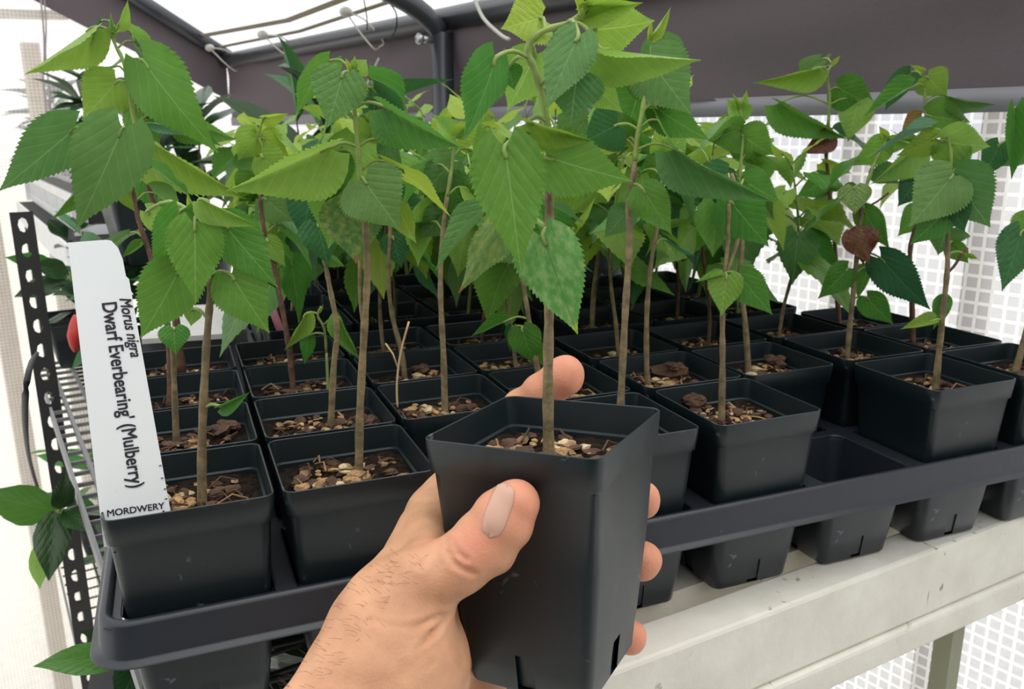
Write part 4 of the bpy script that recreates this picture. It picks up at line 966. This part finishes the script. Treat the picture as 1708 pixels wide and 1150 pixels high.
# natural skin colour: pinker fingertips and pads, paler wrist
tips = [(THUMB[0][0], .018), (INDEX[0][0], .026), (MIDDLE[0][0], .018), (RING[0][0], .018), (LITTLE[0][0], .018), (camv(790, 905, .337), .012), (camv(742, 885, .36), .012)]
red = np.zeros(len(P))
for (c, w) in tips: red = np.maximum(red, np.exp(-(np.linalg.norm(P - c, axis=1) / w) ** 2))
at = me.color_attributes.new('blush', 'FLOAT_COLOR', 'POINT')
at.data.foreach_set('color', np.stack([red, red, red, np.ones(len(P))], 1).ravel())
def skin():
    m = bpy.data.materials.new('skin'); m.use_nodes = True; n = m.node_tree.nodes; l = m.node_tree.links; b = n['Principled BSDF']
    t = n.new('ShaderNodeTexCoord'); a = n.new('ShaderNodeAttribute'); a.attribute_name = 'blush'
    nz = n.new('ShaderNodeTexNoise'); nz.inputs['Scale'].default_value = 70; nz.inputs['Detail'].default_value = 6; l.new(t.outputs['Object'], nz.inputs['Vector'])
    rp = n.new('ShaderNodeValToRGB'); rp.color_ramp.elements[0].position = .3; rp.color_ramp.elements[1].position = .7
    rp.color_ramp.elements[0].color = (.50, .245, .135, 1); rp.color_ramp.elements[1].color = (.63, .335, .19, 1); l.new(nz.outputs['Fac'], rp.inputs[0])
    mx = n.new('ShaderNodeMix'); mx.data_type = 'RGBA'; l.new(a.outputs['Fac'], mx.inputs[0]); l.new(rp.outputs[0], mx.inputs[6]); mx.inputs[7].default_value = (.68, .27, .17, 1)
    l.new(mx.outputs[2], b.inputs['Base Color']); b.inputs['Roughness'].default_value = .5; b.inputs['Specular IOR Level'].default_value = .35
    b.inputs['Subsurface Weight'].default_value = .25; b.inputs['Subsurface Radius'].default_value = (1, .35, .2); b.inputs['Subsurface Scale'].default_value = .004
    v = n.new('ShaderNodeTexVoronoi'); v.inputs['Scale'].default_value = 750; l.new(t.outputs['Object'], v.inputs['Vector'])
    n2 = n.new('ShaderNodeTexNoise'); n2.inputs['Scale'].default_value = 260; n2.inputs['Detail'].default_value = 5; l.new(t.outputs['Object'], n2.inputs['Vector'])
    bp = n.new('ShaderNodeBump'); bp.inputs['Strength'].default_value = .35; bp.inputs['Distance'].default_value = .0006
    l.new(math_node(n, l, 'ADD', math_node(n, l, 'MULTIPLY', v.outputs['Distance'], .5), n2.outputs['Fac']), bp.inputs['Height']); l.new(bp.outputs[0], b.inputs['Normal'])
    return m
me.materials.append(skin())
person = bpy.data.objects.new('person', me); COL.objects.link(person)
person['label'] = 'bare left hand and forearm reaching in from below, gripping the square black pot'; person['category'] = 'person'
# thumbnail: a thin curved plate lying on the thumb tip
def march(u, v):
    d = .30; r_ = np.array([(u - 854) / F, -(v - 575) / F, 1.0]); L = np.linalg.norm(r_)
    for _ in range(60):
        s_ = float(sdf((r_ * d)[None])[0]); d += s_ / L * .8
        if abs(s_) < 1e-5: break
    q = r_ * d; e_ = 3e-4
    g_ = np.array([float(sdf((q + e_ * x)[None])[0] - sdf((q - e_ * x)[None])[0]) for x in np.eye(3)]); return q, g_ / np.linalg.norm(g_)
def w3(q): return CAM + RT * float(q[0]) + UP * float(q[1]) + FW * float(q[2])
mb = MB(); n = 12
c0, c1 = np.array([817, 893.]), np.array([845, 812.]); ax_ = (c1 - c0); sd_ = np.array([ax_[1], -ax_[0]]) / np.linalg.norm(ax_)
for j in range(n + 1):
    t = j / n; hw = 20 * max(0.0, 1 - abs(2 * t - 1) ** 3.5) ** .5
    for i in range(n + 1):
        s_ = (i / n - .5) * 2; uv_ = c0 + ax_ * t + sd_ * hw * s_ - ax_ * .06 * s_ * s_ * (1 - 2 * t)
        q, g_ = march(*uv_); edge = max(abs(s_), abs(2 * t - 1)) ** 6
        mb.v.append(tuple(w3(q + g_ * (.0007 * (1 - edge) - .0002 * edge + (.0004 if t > .85 else 0)))))
for j in range(n):
    for i in range(n):
        o = j * (n + 1) + i; mb.f.append((o, o + 1, o + n + 2, o + n + 1)); mb.m.append(0)
o = link('thumbnail', mb.mesh('thumbnail', [NAIL]), person); o.modifiers.new('s', 'SOLIDIFY').thickness = .0003
# short dark hairs on wrist and forearm
mb = MB(); r = random.Random(5)
for k in range(160):
    t = r.random(); u = 470 + r.random() ** 1.3 * 190; v = 1150 - (u - 470) * .9 + r.uniform(-70, 60)
    if r.random() < .15: u, v = r.uniform(650, 720), r.uniform(925, 975)
    if v > 1160 or u < 465: continue
    try: q, g_ = march(u, v)
    except Exception: continue
    if abs(float(sdf(q[None])[0])) > 1e-3: continue
    L = r.uniform(.0025, .005); dr = np.array([-.5 + r.uniform(-.4, .3), -.1 + r.uniform(-.3, .5), 0.]); 
    p0 = q - g_ * .0002; p1 = q + g_ * .0012 + dr * L * .5; p2 = q + g_ * .0018 + dr * L
    mb.tube([w3(p0), w3(p1), w3(p2)], [.00006, .00005, .00003], 3, 0, False)
o = link('arm_hair', mb.mesh('arm_hair', [HAIR]), person); o['kind'] = 'stuff'

# ------------------------------------------------------------------ the left rack
RA = atz(60, 600, -1.4); RB = atz(160, 900, -1.4); RD = (RB - RA).normalized(); RNm = Vector((RD.y, -RD.x, 0))
if RNm.dot(Vector((1, 0, 0))) < 0: RNm = -RNm      # points towards the bench
def rp_(u, v, off=0.0): return hit(u, v, RA + RNm * off, RNm)
rack = root('shelf_rack', T(Vector((RA.x, RA.y, 0))), 'black steel shelf rack with perforated upright and white painted shelf edges at left', 'shelf')
def perf(p0, h0, h1, w, X, N_, name):
    """perforated angle-iron strip: octagon holes every 3 cm"""
    mb = MB(); pitch = .03; n_ = int((h1 - h0) / pitch); zv = Vector((0, 0, 1)); th = .0015
    for k in range(n_):
        zc = h0 + (k + .5) * pitch; hw = w / 2; hh = pitch / 2; rr = w * .24
        ou = [(-hw, -hh), (0, -hh), (hw, -hh), (hw, 0), (hw, hh), (0, hh), (-hw, hh), (-hw, 0)]
        inn = [(rr * .9 * math.cos(a), rr * 1.5 * math.sin(a)) for a in [math.radians(-135 + 45 * i) for i in range(8)]]
        for off in (0, -th):
            v = [Vector((p0.x, p0.y, zc)) + X * x + zv * y + N_ * off for x, y in ou + inn]
            mb.add(v, [(i, (i + 1) % 8, 8 + (i + 1) % 8, 8 + i) for i in range(8)])
    return mb.mesh(name, [BLACKST], False)
pp = rp_(45, 420)
zt = rp_(28, 330).z
link('upright', perf(pp, 0, rp_(40, 352).z, .024, RNm, -RD, 'upright'), rack, Matrix.Identity(4))
def edge_strip(ua, va, length, hgt, m, name, off=0.0):
    p = rp_(ua, va); mb = MB(); c = p + RD * length / 2 - Vector((0, 0, hgt / 2)) + RNm * off
    mb.box(c, (length, .003, hgt), RD, RNm, Vector((0, 0, 1))); 
    link(name, mb.mesh(name, [m], False), rack, Matrix.Identity(4)); return p
e2 = edge_strip(58, 600, .95, .016, mat('grey_steel', (.22, .22, .22), rough=.5), 'shelf_edge', .0)
mb = MB()
for off in (.018, .042): mb.box(e2 + RD * .475 + RNm * off - Vector((0, 0, .004)), (.95, .004, .008), RD, RNm, Vector((0, 0, 1)))
for i in range(30): mb.box(e2 + RD * (.015 + .032 * i) + RNm * .021 - Vector((0, 0, .006)), (.003, .042, .004), RD, RNm, Vector((0, 0, 1)))
link('ladder_edge', mb.mesh('ladder_edge', [mat('dull_grey_steel', (.2, .2, .2), rough=.5)], False), rack, Matrix.Identity(4))
e3 = edge_strip(95, 935, .60, .02, mat('grey_steel_dark', (.16, .16, .16), rough=.5), 'shelf_edge')
def wires(p, length, depth_, name, m=BLACKST, step=.03, r_=.002, drop=.01):
    mb = MB(); n_ = int(length / step)
    for i in range(n_): a = p + RD * (i + .5) * step - Vector((0, 0, drop)); mb.tube([a, a + RNm * depth_], r_, 5)
    for j in range(3): a = p + RNm * depth_ * (j + .5) / 3 - Vector((0, 0, drop + r_ * 2)); mb.tube([a, a + RD * length], r_ * 1.3, 5)
    ob = link(name, mb.mesh(name, [m]), rack, Matrix.Identity(4)); return ob
wires(e2 + RNm * .046, .95, .16, 'wire_shelf', step=.022)
wires(e3 + RNm * .004, .80, .36, 'wire_shelf', step=.04)
# white crate with slots on the top shelf
def crate(p, X, N_, L, D, Hh, label):
    rt = root('slotted_crate', T(p), label, 'crate'); mb = MB(); zv = Vector((0, 0, 1)); n_ = 9
    for face, (o0, ax1, ln) in enumerate(((p, X, L), (p + N_ * D, X, L), (p, N_, D), (p + X * L, N_, D))):
        nn = N_ if face < 2 else X; k_ = int(ln / .035)
        for i in range(k_ + 1): mb.box(o0 + ax1 * ln * i / k_ + zv * Hh / 2, (.022, .003, Hh), ax1, nn, zv)
        for z in (.008, Hh - .008): mb.box(o0 + ax1 * ln / 2 + zv * z, (ln, .004, .016), ax1, nn, zv)
    mb.box(p + X * L / 2 + N_ * D / 2 + zv * .003, (L, D, .004), X, N_, zv)
    link('crate_body', mb.mesh('crate_body', [WHITEST], False), rt, Matrix.Identity(4))
    mb = MB(); mb.box(p + X * L / 2 + N_ * D / 2 + zv * Hh * .46, (L - .012, D - .012, Hh * .8), X, N_, zv); link('slot_darkener', mb.mesh('slot_darkener', [BLACKST], False), rt, Matrix.Identity(4)); return rt  # dark box added inside so the gaps between the slats look dark
t1, t2 = atz(28, 336, .3), atz(112, 408, .3); TD = (t2 - t1).normalized(); TN = Vector((-TD.y, TD.x, 0)); TN = TN if TN.x > 0 else -TN
TL = (t2 - t1).length + .28
ts = root('display_shelf', T(t1), 'pale-edged shelf at far left carrying the crate and black pots', 'shelf')
mb = MB(); mb.box(t1 + TD * TL / 2 - Vector((0, 0, .022)), (TL, .004, .044), TD, TN, Vector((0, 0, 1))); link('shelf_edge', mb.mesh('shelf_edge', [WHITEST], False), ts, Matrix.Identity(4))
mb = MB(); SW = .19
for i in range(int(TL / .03)): mb.box(t1 + TD * (.015 + .03 * i) + TN * SW / 2 - Vector((0, 0, .004)), (.012, SW, .006), TD, TN, Vector((0, 0, 1)))
link('shelf_slats', mb.mesh('shelf_slats', [BLACKST], False), ts, Matrix.Identity(4))
for q_ in (.06, TL - .03):
    for o_ in (.012, SW - .01):
        mb = MB(); c = t1 + TD * q_ + TN * o_; mb.box(Vector((c.x, c.y, (t1.z - .008) / 2)), (.014, .014, t1.z - .008), TD, TN, Vector((0, 0, 1))); link('leg', mb.mesh('leg', [BLACKST], False), ts, Matrix.Identity(4))
def ont(u, v): return hit(u, v, t1, Vector((0, 0, 1)))
cpt = ont(44, 334) + TN * .012
crate(cpt, TD, TN, (ont(124, 394) - ont(44, 334)).dot(TD), .06, .062, 'white plastic crate with vertical slots on the pale-edged shelf at far left')
# big square pots with dark seedlings behind it
def big_pot(c, half, h, label, plant_fn=None, m=None, name='potted_shrub'):
    rt = root(name, T(c), label, 'potted plant'); sc_ = half / .475 / U; zs = h / 1.35 / U
    M = T(c + Vector((0, 0, h))) @ Matrix.Rotation(.2, 4, 'Z') @ Matrix.Diagonal((sc_, sc_, zs, 1))
    o = link('pot', POTME, rt, M); 
    if m: o.material_slots[0].link = 'OBJECT'; o.material_slots[0].material = m
    link('potting_mix', SOILS[1], rt, M); return rt, c + Vector((0, 0, h * .86))
def shrub(rt, base, seed, h, n_, L, w, mk, me, spread=.6, tops=1, droop=.6):
    r = random.Random(seed); parts = []
    for s in range(tops):
        a = r.uniform(0, 6); tip = base + Vector((math.cos(a) * spread * h * .3 * (tops > 1), math.sin(a) * spread * h * .3 * (tops > 1), h * r.uniform(.8, 1)))
        st = smooth_pts([base - Vector((0, 0, .01)), (base + tip) / 2 + Vector((r.uniform(-.01, .01), r.uniform(-.01, .01), 0)), tip], 5); parts.append((st, [.003 - .0018 * i / (len(st) - 1) for i in range(len(st))], 2))
        for k in range(n_):
            t = .25 + .75 * k / (n_ - 1); p = st[min(len(st) - 1, int(t * (len(st) - 1)))]; a += 2.4
            el = r.uniform(-droop, .9) * (1 if t < .85 else .3) + (.6 if t > .85 else 0)
            d = Vector((math.cos(a) * math.cos(el), math.sin(a) * math.cos(el), math.sin(el))); LL = L * r.uniform(.7, 1.15)
            b = p + d * .006; tp = b + d * LL
            if wallx(tp) < .02: continue
            leaf_obj(rt, b, tp, LL * w, Vector((0, 0, 1)) + Vector((r.uniform(-.4, .4), r.uniform(-.4, .4), 0)), mk if r.random() < .85 else 'd', me=me)
    build_stem(rt, parts)
for i, (c, half, h, lab_, kw) in enumerate((
        (ont(105, 322), .05, .085, 'dark narrow-leaved shrub in a black pot at the far end of the pale-edged shelf', dict(h=.19, n_=16, L=.10, w=.22, mk='k', me=LANCEL, tops=4)),
        (ont(180, 352), .05, .11, 'dark narrow-leaved shrub in a black pot behind the slotted crate', dict(h=.15, n_=14, L=.10, w=.26, mk='k', me=LANCEL, tops=3)),
        (ont(262, 432), .060, .115, 'big square black pot at the near end of the pale-edged shelf, behind the label', dict(h=.09, n_=7, L=.05, w=.5, mk='d', me=BROADL, tops=1)))):
    rt, b = big_pot(c + Vector((0, 0, .0)), half, h, lab_); shrub(rt, b, 60 + i, **kw)
# plants on the middle and bottom shelves
for i, (e_, t, off, half, h, lab_, kw) in enumerate((
        (e2, .05, .06, .045, .07, 'dark shrub in a black pot at the far end of the middle shelf', dict(h=.13, n_=10, L=.07, w=.36, mk='k', me=BROADL, tops=2)),
        (e2, .22, .10, .045, .07, 'leafy shrub in a black pot on the middle shelf behind the label', dict(h=.11, n_=10, L=.07, w=.4, mk='d', me=BROADL, tops=3)),
        (e3, .02, .09, .05, .09, 'broad-leaved plant in a black pot at the far end of the bottom shelf', dict(h=.16, n_=9, L=.11, w=.38, mk='p', me=BROADL, tops=1)),
        (e3, .30, .13, .05, .09, 'dark-leaved plant in a black pot on the bottom shelf under the left tray', dict(h=.12, n_=10, L=.11, w=.4, mk='k', me=BROADL, tops=2)))):
    rt, b = big_pot(Vector((e_.x, e_.y, e_.z)) + RD * t + RNm * off, half, h, lab_); shrub(rt, b, 80 + i, **kw)
# single broad leaves that show in front of the film at lower left
def leaf_plant(base_px, dpt, leaves, label):
    b = px(*base_px, dpt); rt = root('broad_leaved_plant', T(b), label, 'plant'); parts = []
    for (u0_, v0, u1_, v1, w, mk, roll) in leaves:
        p = px(u0_, v0, dpt); t = px(u1_, v1, dpt - .04); y = (t - p).normalized(); v = (CAM - p).normalized(); z = (v - y * v.dot(y)).normalized(); z = Matrix.Rotation(math.radians(roll), 3, y) @ z
        leaf_obj(rt, p, t, w / F * dpt / math.cos(math.radians(roll)), z, mk, me=BROADL); parts.append((smooth_pts([b, (b + p) / 2 + Vector((0, 0, .004)), p], 3), [.0014] * 7, 1))
    build_stem(rt, parts); return rt
leaf_plant((100, 870), .80, [(98, 852, -35, 830, 66, 'p', -25), (92, 850, 82, 962, 58, 'k', 0), (100, 850, 112, 800, 34, 'k', 20), (75, 900, 60, 975, 34, 'l', 30), (108, 850, 140, 880, 40, 'k', 0)], 'plant with wide glossy green leaves leaning out of the rack at lower left')
leaf_plant((240, 1110), .62, [(225, 1098, 62, 1100, 52, 'p', 30), (225, 1090, 150, 1050, 40, 'k', 30), (235, 1100, 200, 1170, 60, 'k', 0)], 'plant with long dark green leaves under the left tray corner')
leaf_plant((120, 470), 1.05, [(112, 468, 24, 490, 34, 'k', 25), (90, 440, 12, 430, 28, 'p', 0), (115, 455, 60, 440, 34, 'k', 20)], 'dark glossy sprig poking through the rack beside the upright')
# flower-red petal behind the label
mb = MB(); c = px(125, 560, .80); mb.tube(smooth_pts([c + UP * .02, c, c - UP * .016], 4), [.001, .003, .005, .006, .007, .006, .005, .003, .001], 8)
thing('red_bud', mb.mesh('red_bud', [REDM]), 'small red bud just left of the white label', 'flower bud')
mb = MB(); mb.tube(smooth_pts([rp_(62, 590, -.01), rp_(48, 620, -.03), rp_(42, 700, -.035), rp_(50, 770, -.03), rp_(75, 860, -.02), rp_(85, 930, -.02)]), .0022, 6)
thing('black_cable', mb.mesh('black_cable', [BLACKC]), 'thin black cable bowing out from the rack upright at left', 'cable')
# pale board and grey things behind the first column of pots
wq = [atz(u, v, -.04) for u, v in ((236, 566), (388, 556), (396, 506), (262, 512))]; mb = MB()
mb.add([q - Vector((0, 0, .0)) for q in wq] + [q - Vector((0, 0, .005)) for q in wq], [(0, 1, 2, 3), (7, 6, 5, 4)] + [(i, i + 4, (i + 1) % 4 + 4, (i + 1) % 4) for i in range(4)])
thing('white_board', mb.mesh('white_board', [BOARD], False), 'flat pale board lying behind the first column of pots', 'board')
mb = MB(); wc = sum(wq, Vector()) / 4; mb.box(wc - Vector((0, 0, .065)), (.10, .09, .118)); 
thing('support_block', mb.mesh('support_block', [GREYTRAY], False), 'grey block carrying the pale board behind the first column of pots', 'block')
mb = MB(); tp = G(1.32, 5.2, -.2)
a, b = hit(453, 480, tp, HF), hit(468, 520, tp, HF); X_ = (b - a).normalized(); mb.box((a + b) / 2 - UP * .02, ((b - a).length + .04, .0015, .008), X_, HF, X_.cross(HF))
thing('pink_tag', mb.mesh('pink_tag', [PINK], False), 'narrow pink plant tag at the edge of the grey tray', 'plant tag')
# large round grey pots beyond the trays
def round_pot(c, r_, h, label, m, plant=None):
    rt = root('round_pot', T(c), label, 'potted plant'); mb = MB(); n_ = 28
    prof = [(.72 * r_, 0), (.93 * r_, h * .86), (1.0 * r_, h * .86), (1.0 * r_, h), (.94 * r_, h), (.9 * r_, h * .8)]
    for rad, z in prof:
        for i in range(n_): a = 2 * math.pi * i / n_; mb.v.append((c.x + rad * math.cos(a), c.y + rad * math.sin(a), c.z + z))
    for j in range(len(prof) - 1):
        for i in range(n_): mb.f.append((j * n_ + i, j * n_ + (i + 1) % n_, (j + 1) * n_ + (i + 1) % n_, (j + 1) * n_ + i)); mb.m.append(0)
    mb.f.append(tuple(range(n_))[::-1]); mb.m.append(0); mb.f.append(tuple((len(prof) - 1) * n_ + i for i in range(n_))); mb.m.append(1)
    me = mb.mesh('pot', [m, SOIL]); autosmooth(me, 45); link('pot', me, rt, Matrix.Identity(4))
    if plant: shrub(rt, c + Vector((0, 0, h * .8)), *plant[0], **plant[1])
    return rt
def bench_at(u, v): p = hit(u, v, G(0, 0, BZ), Vector((0, 0, 1))); return p
rpc = hit(1322, 520, G(6.7, 6.5, 0), HF); rpc = Vector((rpc.x, rpc.y, G(0, 0, BZ).z + .001))
GREYP = mat('grey_pot', (.085, .09, .105), rough=.5)
round_pot(G(6.68, 6.9, BZ), .045, .155, 'round grey pot near the film, behind the right-hand seedlings', GREYP, ((91,), dict(h=.22, n_=12, L=.10, w=.6, mk='d', me=BROADL, tops=2)))
round_pot(G(5.3, 9.2, BZ), .055, .16, 'large round black pot beyond the furthest tray, below the frame post', POT, ((92,), dict(h=.14, n_=12, L=.13, w=.3, mk='k', me=BROADL, tops=3)))
round_pot(G(2.9, 10.9, BZ), .07, .18, 'large round black pot with long dark leaves beyond the grey tray', POT, ((93,), dict(h=.20, n_=10, L=.20, w=.22, mk='k', me=LANCEL, tops=2)))
round_pot(G(.9, 13.0, BZ), .07, .18, 'large round black pot with dark foliage in front of the far corner', POT, ((94,), dict(h=.21, n_=14, L=.11, w=.4, mk='k', me=BROADL, tops=3)))
# black wire bench carrying the left hand trays and the pots beyond
wb = root('wire_bench', T(G(1.5, 5, BZ - 3)), 'black wire bench under the left trays', 'bench'); mb = MB()
zb = G(0, 0, BZ).z
for i in range(34): mb.tube([G(.1, .0 + i * .4, BZ - .04), G(min(2.9 + i * .4, 6.6 if i < 14 else 4.9), .0 + i * .4, BZ - .04)], .0022, 5)
for x in (-.1, 1.2, 2.6): mb.tube([G(x + .2, -.1, BZ - .09), G(x + .2, 13.2, BZ - .09)], .004, 6)
link('wire_top', mb.mesh('wire_top', [BLACKST]), wb, Matrix.Identity(4))
for x, y in ((.2, .1), (2.7, .1), (.2, 12.5), (2.7, 12.5)):
    mb = MB(); c = G(x, y, 0); mb.box(Vector((c.x, c.y, (zb - .008) / 2)), (.025, .025, zb - .008)); link('leg', mb.mesh('leg', [BLACKST], False), wb, Matrix.Identity(4))
# plants standing under the bench at lower centre
for i, (x, y, z, lab_) in enumerate(((1.6, 1.2, -4.2, 'dark-leaved plant on the lower shelf under the left tray'), (2.5, 2.0, -4.2, 'dark-leaved plant on the lower shelf, behind the wrist'))):
    rt, b = big_pot(G(x, y, z), .05, .10, lab_); shrub(rt, b, 120 + i, h=.15, n_=14, L=.09, w=.5, mk='k', me=BROADL, tops=3)
mb = MB(); mb.box(G(1.2, 3.2, -4.26), (4.2 * U, 5.4 * U, .008)); 
o = link('lower_shelf', mb.mesh('lower_shelf', [BLACKST], False), wb, Matrix.Identity(4))
# unseen dark wall, added behind the camera to hold sky light off the pots
mb = MB(); c = CAM - HF * 1.1; X_ = Vector((HF.y, -HF.x, 0)); mb.box(Vector((c.x, c.y, 1.1)), (3.6, .03, 2.2), X_, HF, Vector((0, 0, 1)))
struct('wall_light_blocker', mb.mesh('wall_light_blocker', [mat('light_blocker_dark', (.10, .10, .09), rough=.9)], False))
